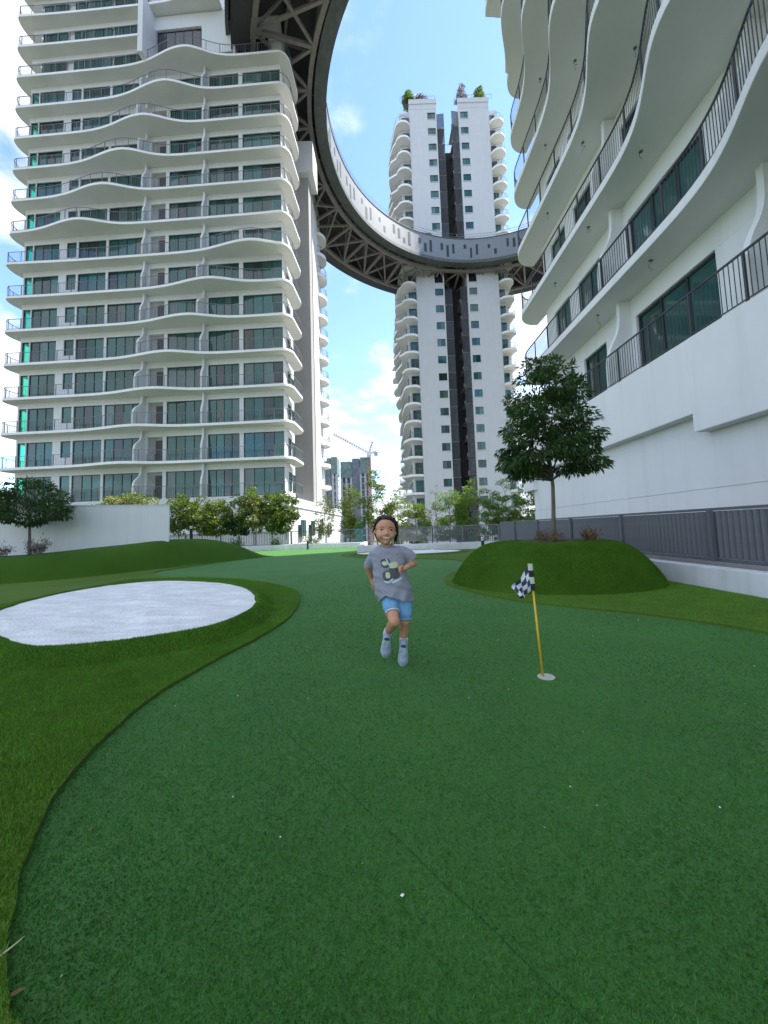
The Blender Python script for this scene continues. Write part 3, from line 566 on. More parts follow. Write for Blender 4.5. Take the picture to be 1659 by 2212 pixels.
for k in range(0, 13):
    O, I = rb_out(k) if k > 0 else ([(1.2, 19.1), (.12, 19.08)] + [(.08, y) for y in np.linspace(19.0, -9, 40)], None)
    if k > 0:
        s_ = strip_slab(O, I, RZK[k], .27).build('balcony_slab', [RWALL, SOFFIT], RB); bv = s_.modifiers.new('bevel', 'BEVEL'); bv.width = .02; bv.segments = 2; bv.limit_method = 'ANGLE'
        P = inset(O, I, .07)
    else: P = O
    Pv = [p for p in P if p[1] > (2.5 if k < 2 else -1)]
    railing(Pv, RZK[k], 1.08, RB, RAILD, .115, 1.45, .013, single=(k < 2))
for k in range(0, 12):
    for y in (12.5, 7.55, 1.9):
        kk = max(k, 1); x0 = -1.15 * math.exp(-((y - (5.0 + 2.2 * (kk - 1))) / 2.0) ** 2) + .16 if k > 0 else .2
        z0 = RZK[k] + .004; H_ = 3.34 - .27 - .006; pr = []
        for i in range(25):
            t_ = i / 24; s_ = 1 / (1 + math.exp((t_ - .55) * 13)); pr.append((.72 + (x0 - .72) * s_, z0 + H_ * t_))
        n = len(pr); vv = [(x, y - .08, z) for x, z in pr] + [(1.15, y - .08, z) for x, z in pr] + [(x, y + .08, z) for x, z in pr] + [(1.15, y + .08, z) for x, z in pr]; ff = []
        for i in range(n - 1): ff += [(i, n + i, n + i + 1, i + 1), (2 * n + i, 2 * n + i + 1, 3 * n + i + 1, 3 * n + i), (i, i + 1, 2 * n + i + 1, 2 * n + i)]
        ff += [(n - 1, 2 * n - 1, 4 * n - 1, 3 * n - 1), (0, 2 * n, 3 * n, n)]
        fix_normals(MB().add(vv, ff).build('party_fin', RWALL, RB))
wire = pmat('wire', (.12, .11, .10), .6, .2, 10)
for k in range(1, 6):      # loose lamp wires left hanging from the ceilings
    for y in (16.4, 13.2, 10.4, 6.3):
        x = .45 + random.uniform(-.1, .2); z = RZK[k] - .27; L_ = random.uniform(.18, .42) * (1.6 if k == 1 else 1); pts = [(x, y, z)]
        for i in range(1, 9): pts.append((x + .05 * math.sin(i * 1.1 + k), y + .05 * math.sin(i * .8 + y), z - L_ * i / 8))
        MB().tube(pts, .006, 6).build('lamp_wire', wire, RB); MB().tube([(x, y, z + .005), (x, y, z - .02)], .05, 12).build('ceiling_socket', wire, RB)

# ------------------------------------------------------------------ centre tower
CT = thing('apartment_tower', (15.5, 72, 0), 'slender white tower with dark central service shaft, standing behind the ring bridge', 'building')
def cx(X): return X - 15.5
FZ = 3.42; TOPS = [85.4 - FZ * i for i in range(25)]
mb = MB()
for x0, x1 in ((7.7, 13.2), (17.7, 23.9)): mb.box(cx(x0), cx(x1), .3, 24, -16, 88)
mb.box(cx(5.7), cx(7.7), 1.0, 24, -16, 86.6); mb.box(cx(23.9), cx(25.9), 1.0, 24, -16, 86.6); mb.box(cx(13.2), cx(17.7), 4.5, 24, -16, 81)
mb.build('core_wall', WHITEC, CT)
mb = MB()
for x0, x1, w0, w1 in ((7.7, 13.2, 11.35, 12.95), (17.7, 23.9, 18.05, 19.6)):
    mb.box(cx(x0), cx(w0), 0, .302, -16, 88); mb.box(cx(w1), cx(x1), 0, .302, -16, 88); prev = 88
    for i, zt in enumerate(TOPS):
        mb.box(cx(w0), cx(w1), .001, .301, zt, prev); prev = zt - (1.5 if not (10 <= i <= 10) else 2.3)
    mb.box(cx(w0), cx(w1), .001, .301, -16, prev)
    mb.box(cx(x0) - .08, cx(x1) + .08, -.14, .2, 87.3, 88.3); mb.box(cx(x0) + .0, cx(x1), -.03, 0, 86.2, 86.35)
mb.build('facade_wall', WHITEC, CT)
for i, zt in enumerate(TOPS):
    h = 1.5 if i != 10 else 2.3; mt = GLASS if i != 10 else LOBBY
    for w0, w1 in ((11.35, 12.95), (18.05, 19.6)):
        window(CT, 'x', cx(w0), cx(w1), zt - h, zt, .14, 2, mt); 
    window(CT, 'x', cx(6.2), cx(7.62), zt - 2.35, zt - .05, .9, 2); window(CT, 'x', cx(23.98), cx(25.3), zt - 2.35, zt - .05, .9, 2)
    if zt < 4: break
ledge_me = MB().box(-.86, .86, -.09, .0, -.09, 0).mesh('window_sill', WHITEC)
for i, zt in enumerate(TOPS[:24]):
    for xc in (12.15, 18.82): link('window_sill', ledge_me, CT, (cx(xc), -.002, zt - (1.5 if i != 10 else 2.3) - .003))
# corner balconies
for i, zt in enumerate(TOPS[:24]):
    z = zt - 2.45
    for sgn, xa in ((1, 7.7), (-1, 23.9)):
        wv = .75 + .65 * math.sin(i * .62 + (0 if sgn > 0 else 2.2)); O = []; I = []
        cxx = xa - sgn * 1.45; lob = 1.25 + .25 * math.sin(i * .8)
        for p in quarter((cxx, 72.35), 1.5, lob, 0, -178, 16):
            x = cxx + sgn * (p[0] - cxx); O.append((cx(x), p[1] - 72)); I.append((cx(min(max(x, 5.9), 7.6) if sgn > 0 else min(max(x, 24.0), 25.7)), 1.05))
        for y in np.linspace(73.2, 96, 40):
            b = .45 + wv * (.5 + .5 * math.sin((y - 73) * .55 + i * .75 - 1.2)); x = (5.0 - b) if sgn > 0 else (26.3 + b * .35); O.append((cx(x), y - 72)); I.append((cx(5.75 if sgn > 0 else 25.85), y - 72))
        fix_normals(strip_slab(O, I, z, .42).build('corner_balcony', [SLABW, SOFFIT], CT)); railing(inset(O, I, .1)[: 40], z, 1.05, CT, RAIL, .5, 1.4, .02)
    MB().box(cx(5.55), cx(5.7), 1.6, 23.5, z + .2, z + 2.2).build('side_glazing', GLASS, CT); MB().box(cx(25.9), cx(26.02), 1.6, 23.5, z + .2, z + 2.2).build('side_glazing', GLASS, CT)
# service shaft
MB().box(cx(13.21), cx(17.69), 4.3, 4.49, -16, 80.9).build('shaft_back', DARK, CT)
sc = []
for side in (-1, 1):
    mb = MB(); 
    for q in range(13): mb.box(-.72, .72, -.03, .01, .12 + q * .235, .12 + q * .235 + .15)
    mb.box(-.74, -.70, -.04, .03, 0, 3.2); mb.box(.70, .74, -.04, .03, 0, 3.2); mb.box(-.74, .74, 0, .05, -.02, .06); sc.append(mb.mesh('louvre_screen', LOUV))
for i, zt in enumerate(TOPS[:25]):
    if 8.6 < i < 10.5: continue
    z = zt - 3.1; link('louvre_screen', sc[0], CT, (cx(13.98), .35, z), (0, 0, -.12)); link('louvre_screen', sc[1], CT, (cx(17.02), .35, z + .5), (0, 0, .16))
    MB().box(cx(13.25), cx(14.8), .42, 4.3, z - .1, z + .0).build('service_floor', CONC, CT); MB().box(cx(16.3), cx(17.66), .42, 4.3, z + .4, z + .5).build('service_floor', CONC, CT)
    link('air_conditioner', ac_me, CT, (cx(16.55), .95, z + .6), (0, 0, .5))
for x in (14.95, 15.2, 15.6, 16.0): MB().tube([(cx(x), 3.6, -16), (cx(x), 3.6, 80)], .08, 8).build('drain_pipe', LOUV, CT)
MB().box(cx(13.3), cx(17.6), 3.2, 3.24, 81.6, 81.64).build('roof_rail', RAIL, CT)
for a, b in ((5.9, 13.1), (17.8, 24.8)):
    railing([(cx(a), .2), (cx(b), .2)], 88.3, 1.0, CT, RAIL, .6, 1.5, .02)

# ------------------------------------------------------------------ ring bridge
RC = (18.15, 45.6); RS_ = 1.055; RG = thing('ring_skybridge', (RC[0], RC[1], 48.47), 'huge circular steel skybridge on trusses linking the three towers', 'bridge'); RG.scale = (RS_,) * 3
def annulus(r0, r1, z0, z1, mat, name, n=144):
    rr_ = []
    for r_, z in ((r0, z0), (r1, z0), (r1, z1), (r0, z1), (r0, z0)): rr_.append([(r_ * math.cos(2 * math.pi * i / n), r_ * math.sin(2 * math.pi * i / n), z - 46) for i in range(n)])
    return fix_normals(MB().rings(rr_, caps=False).build(name, mat, RG))
annulus(22.7, 22.85, 49.0, 53.0, FASCIA, 'inner_fascia'); annulus(22.62, 22.95, 53.0, 53.12, BEAM, 'fascia_cap'); annulus(22.55, 23.9, 48.45, 48.99, BEAM, 'edge_beam'); annulus(22.9, 32.4, 50.2, 50.6, STEELD, 'deck')
annulus(32.2, 32.5, 48.6, 52.0, BEAM, 'outer_fascia'); annulus(24.2, 24.65, 47.85, 48.3, STEEL, 'inner_chord'); annulus(29.8, 30.25, 46.8, 47.25, STEEL, 'outer_chord'); annulus(30.3, 32.0, 47.0, 47.12, STEELD, 'maintenance_walkway')
annulus(26.9, 27.15, 49.7, 50.1, STEEL, 'deck_beam')
for zz in (53.5, 53.95): annulus(22.7, 22.74, zz, zz + .04, RAIL, 'roof_rail', 144)
def pol(r_, a, z): return Vector((r_ * math.cos(a), r_ * math.sin(a), z - 46))
NB = 40; da = 2 * math.pi / NB
kinds = [('brace', pol(24.4, 0, 48.08), pol(30, da, 47.0), .26), ('brace', pol(24.4, da, 48.08), pol(30, 0, 47.0), .26), ('radial_beam', pol(24.4, 0, 48.1), pol(30, 0, 47.02), .34),
         ('outer_diagonal', pol(30, 0, 47.1), pol(30, da / 2, 50.2), .2), ('outer_diagonal', pol(30, da, 47.1), pol(30, da / 2, 50.2), .2), ('inner_diagonal', pol(24.4, 0, 48.2), pol(24.4, da / 2, 50.2), .18), ('inner_diagonal', pol(24.4, da, 48.2), pol(24.4, da / 2, 50.2), .18),
         ('deck_joist', pol(23, da / 2, 50.02), pol(32.2, da / 2, 50.02), .22), ('hanger', pol(30, 0, 47.1), pol(27, da * .5, 50.0), .2)]
for nm, p, q, w in kinds:
    me = MB().bar(p, q, w, w).mesh(nm, STEEL)
    for i in range(NB):
        a = da * (i + .5); link(nm, me, RG, None, (0, 0, a))
slot_me = MB().box(-.5, .5, -.5, .5, -.5, .5).mesh('slot_opening', pmat('slot_dark', (.03, .035, .045), .6, .2, 4))
na = 132; r2 = random.Random(3); i = 0; pat = [(2.2, 0), (1.6, -.5), (1.0, .5), (0, 0), (2.4, .1), (.9, -.6), (1.7, .2), (1.5, .5), (0, 0), (1.0, -.7), (.7, .4), (0, 0), (2.0, .0), (1.9, -.6), (.8, .6), (0, 0), (1.8, .1), (2.2, -.4), (1.3, .3), (0, 0)]
for i in range(na):
    h, off = pat[i % len(pat)]
    if h == 0: continue
    a = 2 * math.pi * i / na; r_ = 22.74; link('slot_opening', slot_me, RG, (r_ * math.cos(a), r_ * math.sin(a), 51.0 - 46 + off), (0, 0, a), (.14, r2.uniform(.36, .5), h))

# ------------------------------------------------------------------ far building site
NET = pmat('hazed_net', (.17, .235, .22), .9, .3, .4); GREYC = pmat('hazed_concrete', (.42, .44, .46), .9, .2, .3); BAND = pmat('hazed_dark', (.16, .175, .21), .9, .3, .3)  # colours paled to stand in for distance haze
def site_tower(loc, w, d, h, label, kc):
    t = thing('building_under_construction', loc, label, 'building', 'towers under construction in the distance'); n = 15
    MB().box(-w * .12, w * .14, -.3, d, 0, h).build('core_shaft', BAND, t)
    for k in range(n): MB().box(-w / 2, w / 2, 0, d, h * k / n, h * k / n + .5).build('floor_slab', GREYC, t)
    for u in np.linspace(-w / 2, w / 2, kc):
        if abs(u) > w * .16: MB().box(u - .7, u + .7, -.15, .6, 0, h * .9).build('column', GREYC, t)
    MB().box(-w / 2 + .4, w / 2 - .4, 1.2, d - 1, 0, h * .93).build('inner_wall', BAND, t)
    MB().box(-w / 2 - .5, -w * .14, -.5, d, h * .80, h * .97).build('safety_net', NET, t); MB().box(w * .16, w / 2 + .5, -.5, d, h * .84, h * 1.01).build('safety_net', NET, t); return t
site_tower((-18.7, 260, -16), 19.5, 18, 66, 'grey unfinished tower block with green nets below the crane', 7)
site_tower((-33.5, 235, -16), 9.5, 14, 62, 'dark unfinished tower block showing beside the broad white tower', 5)
CR = thing('tower_crane', (-9.2, 258, -16), 'red and white tower crane raised above the unfinished block', 'crane')
RED = pmat('crane_red', (.42, .24, .21), .6, .2, .5)
def lattice(p, q, w, nseg, mat, name):
    p = Vector(p); q = Vector(q); d = (q - p).normalized(); a = d.orthogonal().normalized() * w; b = d.cross(a).normalized() * w; mb = MB(); c = [a + b, a - b, -a - b, -a + b]
    for o in c: mb.bar(p + o, q + o, .22, .22)
    for i in range(nseg):
        s0 = p.lerp(q, i / nseg); s1 = p.lerp(q, (i + 1) / nseg)
        for j in range(4): mb.bar(s0 + c[j], s1 + c[(j + 1) % 4], .14, .14)
    return mb.build(name, mat, CR)
lattice((0, 0, 0), (0, 0, 70), .8, 30, RED, 'mast'); lattice((0, 0, 69), (-24, 0, 83), .6, 16, RED, 'jib'); lattice((0, 0, 69), (5, 0, 70), .7, 4, RED, 'counter_jib'); lattice((0, 0, 69), (2.6, 0, 77), .4, 5, RED, 'a_frame')
MB().box(3.5, 6, -1.2, 1.2, 67.2, 69.6).build('counterweight', GREYC, CR); MB().box(-1.6, 1.6, -1.6, 1.6, 67, 70).build('cab', WHITE, CR); MB().bar((2.6, 0, 77), (-16, 0, 78.6), .12, .12).build('stay_cable', RAIL, CR)
TEAL = pmat('teal_sheet', (.03, .28, .26), .7, .15, 1)
for x, y, w, h, lab in ((-8.1, 63, 1.5, 3.2, 'teal sheet hoarding close beside the foot of the broad tower'), (-4.3, 66, 1.2, 2.6, 'teal sheet hoarding half hidden behind the narrow lime tree')):
    t = MB(); 
    for i in range(6): t.box(x - w / 2 + w * i / 6, x - w / 2 + w * (i + .94) / 6, y + .03 * (i % 2), y + .12 + .03 * (i % 2), -8, h)
    tag(t.build('site_hoarding', TEAL), lab, 'hoarding', 'teal hoardings')

# ================================================================== PLANTS
BARK = pmat('bark', (.17, .14, .11), .9, .3, 8, .6, 30, stretch=(3, 3, .5)); BARKL = pmat('pale_bark', (.30, .27, .22), .9, .25, 8, .5, 30)
def leafmat(n, c, c2, v=.3, tr=.35): return pmat(n, c, .45, .2, 1.6, col2=c2, island=v, trans=tr, spec=.35)
LF_DARK = leafmat('leaf_dark', (.026, .070, .014), (.072, .140, .028)); LF_MID = leafmat('leaf_mid', (.085, .155, .02), (.20, .27, .04)); LF_LIME = leafmat('leaf_lime', (.13, .22, .03), (.24, .33, .06), tr=.45); LF_YEL = leafmat('leaf_yellow', (.16, .17, .03), (.32, .26, .05)); LF_BROWN = leafmat('leaf_brown', (.16, .10, .05), (.27, .19, .09), tr=.2); LF_FEATH = leafmat('leaf_feather', (.11, .22, .03), (.20, .33, .05), tr=.45); LF_GREY = leafmat('leaf_twig', (.20, .19, .13), (.30, .27, .17)); FLOWER = leafmat('blossom', (.55, .42, .05), (.65, .60, .35)); LF_PURP = leafmat('leaf_purple', (.16, .12, .12), (.26, .22, .17))
def leaf_quads(C, D, L_, W, rs):
    """C base points, D directions -> folded leaf rhombs"""
    n = len(C); D = D / np.linalg.norm(D, axis=1, keepdims=True); rv = rs.normal(size=(n, 3)) + np.array([0, 0, 1.2]); S = np.cross(D, rv); S /= np.linalg.norm(S, axis=1, keepdims=True) + 1e-9
    l = L_ * rs.uniform(.6, 1.2, (n, 1)); w = W * rs.uniform(.7, 1.2, (n, 1)); mid = C + D * l * .45; tip = C + D * l + np.array([0, 0, -1]) * l * .12
    return np.stack([C, mid + S * w / 2, tip, mid - S * w / 2], 1).reshape(-1, 3)
def crown_mesh(name, clumps, per, L_, W, mat, seed, droop=.3, flat=.55):
    rs = np.random.default_rng(seed); V = []; ctr = np.mean([c[0] for c in clumps], axis=0)
    for c, r_ in clumps:
        c = np.array(c); n = int(per * (r_ / .3) ** 1.6) + 8; u = rs.normal(size=(n, 3)); u /= np.linalg.norm(u, axis=1, keepdims=True); rad = r_ * rs.uniform(.35, 1.0, (n, 1)) ** .6
        P = c + u * rad * np.array([1, 1, flat]); out = (P - ctr) / (np.linalg.norm(P - ctr, axis=1, keepdims=True) + 1e-6); D = out * .6 + u * .6 + rs.normal(size=(n, 3)) * .45 + np.array([0, 0, -droop]); V.append(leaf_quads(P, D, L_, W, rs))
    return fast_mesh(name, np.concatenate(V), 4, mat)
def tree(name, loc, label, group, trunk_h, trunk_r, env, nclump, cr, per, L_, W, mat, seed, bark=BARK, lean=(0, 0), flat=.55, droop=.3, second=None, crowny=1.0, cat='tree'):
    """env: list of (height above base, radius) giving the crown outline; clumps sit mostly near it"""
    rs = np.random.default_rng(seed); t = thing(name, loc, label, cat, group); hs = [e[0] for e in env]; rr_ = [e[1] for e in env]; cl = []; zs = np.linspace(hs[0], hs[-1], 60); w = np.interp(zs, hs, rr_) ** 1.3 + .02; w /= w.sum()
    for i in range(nclump):
        z = rs.choice(zs, p=w) + rs.uniform(-.04, .04); a = rs.uniform(0, 2 * np.pi); rad = float(np.interp(z, hs, rr_)) * (rs.uniform(.25, 1.0) ** .55) * rs.uniform(.88, 1.06); cl.append(((rad * math.cos(a) + lean[0] * z, rad * math.sin(a) * crowny + lean[1] * z, z), cr * rs.uniform(.7, 1.25)))
    mb = MB(); top = hs[0] + (hs[-1] - hs[0]) * .75; pts = [(lean[0] * z + .02 * trunk_h * math.sin(z * 3 + seed), lean[1] * z, z) for z in np.linspace(-.08, top, 9)]; mb.tube(pts, [trunk_r * (1.25 if i == 0 else 1 - .085 * i) for i in range(9)], 9)
    for (c, r_) in cl[:: max(1, nclump // 26)]:
        zb = max(trunk_h * .82, min(top, c[2] - .5 * math.hypot(c[0], c[1]) - .05)); b = Vector((lean[0] * zb + .02 * trunk_h * math.sin(zb * 3 + seed), lean[1] * zb, zb)); e = Vector(c); m_ = b.lerp(e, .5) + Vector((0, 0, -.06 * (e - b).length)); mb.tube([b, m_, e], [trunk_r * .38, trunk_r * .25, trunk_r * .08], 5)
    mb.build('trunk', bark, t, True); link('crown', crown_mesh('crown', cl, per, L_, W, mat, seed + 1, droop, flat), t)
    if second:
        m2, frac = second; link('crown', crown_mesh('crown', [cl[i] for i in range(0, nclump, max(1, int(1 / frac)))], per * .5, L_, W, m2, seed + 2, droop, flat), t)['label'] = 'paler young leaves and blossom among the crown'
    return t
def shrub(name, loc, label, group, w, h, n, L_, W, mat, seed, cat='shrub', nst=14):
    rs = np.random.default_rng(seed); t = thing(name, loc, label, cat, group); mb = MB(); V = []
    for i in range(nst):
        a = rs.uniform(0, 6.28); r_ = w / 2 * rs.uniform(.2, 1); hh = h * rs.uniform(.5, 1.05) * (1 - .35 * r_ / (w / 2)); e = Vector((r_ * math.cos(a), r_ * math.sin(a) * .8, hh)); mb.tube([(e.x * .25, e.y * .25, -.03), e * .6 + Vector((0, 0, hh * .12)), e], [.008, .006, .003], 5)
        m_ = n // nst; tt_ = rs.uniform(.3, 1.05, (m_, 1)); P = np.array([[e.x * .25, e.y * .25, 0]]) * (1 - tt_) + np.array([list(e)]) * tt_ + rs.normal(size=(m_, 3)) * .05 * w; P[:, 2] = np.maximum(P[:, 2], .01); D = rs.normal(size=(m_, 3)) + np.array([0, 0, .5]); V.append(leaf_quads(P, D, L_, W, rs))
    mb.build('stems', BARKL, t); link('foliage', fast_mesh('foliage', np.concatenate(V), 4, mat), t); return t
# the tree on the round mound
tree('shade_tree', (3.06, 6.95, .70), 'dense dark green tree with slim trunk growing from the round turf mound', None, 1.35, .042,
     [(1.22, .5), (1.34, .86), (1.55, .95), (1.8, .88), (2.1, .84), (2.4, .80), (2.65, .64), (2.9, .54), (3.15, .40), (3.34, .16)], 150, .22, 150, .10, .036, LF_DARK, 11, lean=(-.012, 0), flat=.42, droop=.45, crowny=.95)
tree('shade_tree', (-10.1, 10.95, berm_z(-10.1, 10.95)), 'dark spreading tree on the turf berm in front of the white garden wall', None, .95, .045,
     [(.9, .45), (1.05, .95), (1.3, 1.12), (1.6, .95), (1.85, .7), (2.1, .3)], 90, .26, 90, .10, .04, LF_DARK, 21, flat=.4, droop=.35)
shrub('dry_shrub', (2.72, 6.55, .71), 'brown withered fern clump on the mound, on the bunker side of the trunk', None, .62, .24, 700, .055, .016, LF_BROWN, 31, nst=18)
shrub('dry_shrub', (3.48, 6.5, .70), 'brown withered fern clump on the mound, on the fence side of the trunk', None, .66, .26, 760, .055, .016, LF_BROWN, 32, nst=20)
shrub('dry_shrub', (-9.55, 10.6, berm_z(-9.55, 10.6)), 'reddish leafy shrub at the foot of the tree by the garden wall', None, .75, .5, 700, .07, .022, LF_PURP, 33, nst=18)
shrub('dry_shrub', (-10.45, 10.4, berm_z(-10.45, 10.4)), 'low brownish shrub beside the reddish one below the garden wall tree', None, .8, .38, 600, .07, .022, LF_BROWN, 34, nst=18)
# small round-headed trees along the far kerb
rowt = [(-12.6, 23.5, 1.0, 'round-headed small tree just past the end of the garden wall', LF_MID), (-11.15, 23.55, .96, 'bushy yellow-green small tree, taller of a pair with touching crowns', LF_MID), (-10.35, 23.7, .90, 'bushy yellow-green small tree, shorter of a pair with touching crowns', LF_MID),
        (-8.95, 23.6, .94, 'small tree with dark crown before the tower podium', LF_DARK), (-8.05, 23.5, 1.08, 'small tree with orange blossom among its leaves before the tower podium', LF_MID), (-6.85, 23.55, .98, 'round-headed small tree with pale trunk before the tower corner', LF_MID), (-6.1, 23.7, .98, 'round-headed small tree with thin grey trunk at the tower corner', LF_MID)]
for i, (x, y, s_, lab, mt) in enumerate(rowt):
    tree('small_tree', (x, y, .0), lab, 'small trees along the far kerb', 1.25 * s_, .04, [(1.2 * s_, .35), (1.5 * s_, .72), (2.1 * s_, .86), (2.8 * s_, .72), (3.3 * s_, .42), (3.55 * s_, .15)], 60, .28, 62, .15, .075, mt, 50 + 3 * i, bark=BARKL, second=(FLOWER, .3) if i == 4 else ((LF_DARK, .5) if i in (0, 5, 6) else (LF_YEL, .15)))
tree('small_tree', (-3.7, 23.75, 0), 'slender open-crowned young tree beside the tower podium corner', 'small trees along the far kerb', .9, .03, [(.9, .5), (1.5, .75), (2.2, .62), (2.9, .4), (3.5, .12)], 40, .22, 46, .13, .055, LF_MID, 81, bark=BARKL, second=(LF_GREY, .5))
tree('flowering_tree', (-10.9, 16.5, .0), 'flowering bush-crowned tree rising behind the white garden wall', None, 1.4, .06, [(1.5, .7), (1.9, 1.25), (2.3, 1.35), (2.65, .8), (2.85, .2)], 70, .3, 62, .13, .055, LF_MID, 85, second=(FLOWER, .4))
for i, (x, y, w, h, mt, lab) in enumerate([(-8.9, 23.45, 1.3, .95, LF_LIME, 'low lime shrub under the dark-crowned small tree'), (-6.7, 23.45, 1.1, .85, LF_LIME, 'low lime shrub under the pale-trunked small tree'), (-11.0, 23.4, 1.3, .75, LF_YEL, 'low yellow shrub under the twin pair of small trees'), (-4.6, 24.0, 1.6, 1.15, LF_LIME, 'bright feathery shrub by the fence next to the slender young tree')]): shrub('planter_shrub', (x, y, 0.0), lab, 'shrubs along the far kerb', w, h, 520, .12, .05, mt, 90 + i)
# lush trees beyond the far fence
far = [(-.55, 26.5, 5.3, 1.0, LF_MID, 'tall pointed young tree beyond the far fence by the unfinished tower', 1.5, LF_LIME), (-2.3, 27, 4.3, 1.0, LF_LIME, 'narrow lime tree beyond the far fence, beside the tall pointed one', 1.2, LF_YEL), (.9, 26, 3.5, 1.3, LF_LIME, 'bushy bright lime tree beyond the fence right behind the child', .8, LF_YEL), (2.1, 26.3, 2.9, 1.1, LF_LIME, 'low lime bush-tree beyond the fence before the white slender tower', .6, LF_MID),
       (3.5, 26, 4.2, .7, LF_GREY, 'thin nearly bare twiggy tree at the foot of the slender tower', 1.0, None), (4.3, 25.6, 4.0, 1.25, LF_FEATH, 'feathery green tree beyond the fence, nearest the twiggy bare one', .9, LF_LIME), (6.2, 25.4, 4.4, 1.5, LF_FEATH, 'large feathery green tree before the dark service shaft', .9, LF_LIME), (8.0, 25.3, 4.25, 1.5, LF_FEATH, 'large feathery green tree between the dark shaft and the close white tower', .9, LF_LIME), (9.4, 25.2, 3.7, 1.3, LF_FEATH, 'feathery green tree beside the far end of the close white tower', .9, LF_MID)]
for i, (x, y, h, w, mt, lab, th, sec) in enumerate(far):
    b = -.62; H_ = h - b
    tree('leafy_tree', (x, y, b), lab, 'trees beyond the far fence', th + .4, .05, [(th, .45 * w), (th + .3 * (H_ - th), w), (th + .65 * (H_ - th), .72 * w), (th + .9 * (H_ - th), .36 * w), (H_, .08)], 55 if mt is not LF_GREY else 26, .33 if mt is not LF_GREY else .2, 60 if mt is not LF_GREY else 22, .20 if mt is LF_FEATH else .15, .05 if mt is LF_FEATH else .06, mt, 120 + 5 * i, bark=BARKL, droop=.55 if mt is LF_FEATH else .3, flat=.38 if mt is LF_FEATH else .55, second=(sec, .5) if sec else None)
# planters on the slender tower and on the bridge
POT = pmat('planter_box', (.10, .09, .09), .8, .2, 3)
for (x, y, z, h, w, mt, lab, nm) in [(7.7, 73.0, 88.1, 2.9, 1.15, LF_LIME, 'round green bush on the slender tower roof, beside the wispy bush', 'roof_bush'), (10.4, 73.4, 88.1, 3.1, 1.2, LF_PURP, 'pale wispy bush on the slender tower roof, beside the round green bush', 'roof_bush'), (18.7, 73.0, 87.9, 4.6, .95, LF_PURP, 'tall brownish bush at the inner roof edge of the slender tower', 'roof_bush'), (22.6, 73.0, 88.1, 3.6, 1.1, LF_LIME, 'pointed green bush on the slender tower roof, beside the tall brownish bush', 'roof_bush')]:
    t = tree(nm, (x, y, z), lab, 'roof bushes', .5, .06, [(.4, .7 * w), (h * .35, w), (h * .7, .7 * w), (h, .12)], 26, .5, 34 if mt is LF_LIME else 16, .34, .16, mt, 300 + int(x), cat='bush'); MB().box(-.9, .9, -.5, .5, -.05, .55).build('planter', POT, t)
for (x, a, lab, wd) in [(9.6, 0, 'low bush in a planter on the bridge deck before the slender tower', 1.0), (14.9, 0, 'dark low bush in a long planter on the bridge below the service shaft', 1.7)]:
    ang = math.acos((x - RC[0]) / 25.5); y = RC[1] + 25.5 * math.sin(ang); t = thing('bridge_planter', (x, y, 53.3), lab, 'planter', 'planters on the bridge'); MB().box(-wd, wd, -.5, .5, 0, 3.1).build('planter', POT, t)
    link('foliage', crown_mesh('foliage', [((random.uniform(-wd * .7, wd * .7), 0, 3.3 + random.uniform(0, .5)), .5) for _ in range(7)], 40, .3, .14, LF_MID, 400 + int(x)), t)

# ================================================================== PIN FLAG
FP = Vector((1.03, 2.67, 0)); FT = Vector((.985, 2.66, .753)); FD = (FT - FP).normalized()
fl_ = thing('pin_flag', FP, 'yellow golf pin with small black and white chequered flag beside the running child', 'flag')
YEL = pmat('pin_yellow', (.72, .45, .02), .35, .1, 20, spec=.5); MB().tube([(0, 0, -.03), tuple(FD * .57)], .0072, 12).build('pole', YEL, fl_, True)
def checker(name, c1, c2, sx, sy):
    m = bpy.data.materials.new(name); m.use_nodes = True; nt = m.node_tree; N = nt.nodes; L = nt.links; b = N['Principled BSDF']; b.inputs['Roughness'].default_value = .8
    uv = N.new('ShaderNodeUVMap'); mp = N.new('ShaderNodeMapping'); mp.inputs['Scale'].default_value = (sx, sy, 1); mp.inputs['Location'].default_value = (.001, .001, .3); ck = N.new('ShaderNodeTexChecker'); ck.inputs['Scale'].default_value = 1; ck.inputs[1].default_value = (*c1, 1); ck.inputs[2].default_value = (*c2, 1)
    L.new(uv.outputs[0], mp.inputs[0]); L.new(mp.outputs[0], ck.inputs[0]); L.new(ck.outputs[0], b.inputs['Base Color']); return m
def uvgrid(name, fn, nu, nv, mat, parent):
    vv = [fn(i / nu, j / nv) for j in range(nv + 1) for i in range(nu + 1)]; ff = [(j * (nu + 1) + i, j * (nu + 1) + i + 1, (j + 1) * (nu + 1) + i + 1, (j + 1) * (nu + 1) + i) for j in range(nv) for i in range(nu)]
    me = bpy.data.meshes.new(name); me.from_pydata(vv, [], ff); uv = me.uv_layers.new(name='UVMap')
    for p in me.polygons:
        for li, vi in zip(p.loop_indices, p.vertices): uv.data[li].uv = ((vi % (nu + 1)) / nu, (vi // (nu + 1)) / nv)
    me.materials.append(mat); me.polygons.foreach_set('use_smooth', [True] * len(me.polygons)); me.update(); return link(name, me, parent)
s0 = FD * .575; s1 = FD * .755; ex_ = Vector((1, 0, 0)); ey_ = Vector((0, 1, 0))
def sleeve(u, v): a = u * 2 * math.pi; return s0.lerp(s1, v) + ex_ * .0165 * math.cos(a) + ey_ * .0125 * math.sin(a)
uvgrid('sleeve', sleeve, 20, 8, checker('flag_sleeve', (.62, .62, .50), (.012, .018, .035), .0001, 4), fl_)
A = s1 + Vector((-.012, 0, -.003)); B = s0 + Vector((-.012, 0, .002)); Cc = B + Vector((-.088, -.02, -.052)); Dd = B + Vector((-.128, .015, .018))
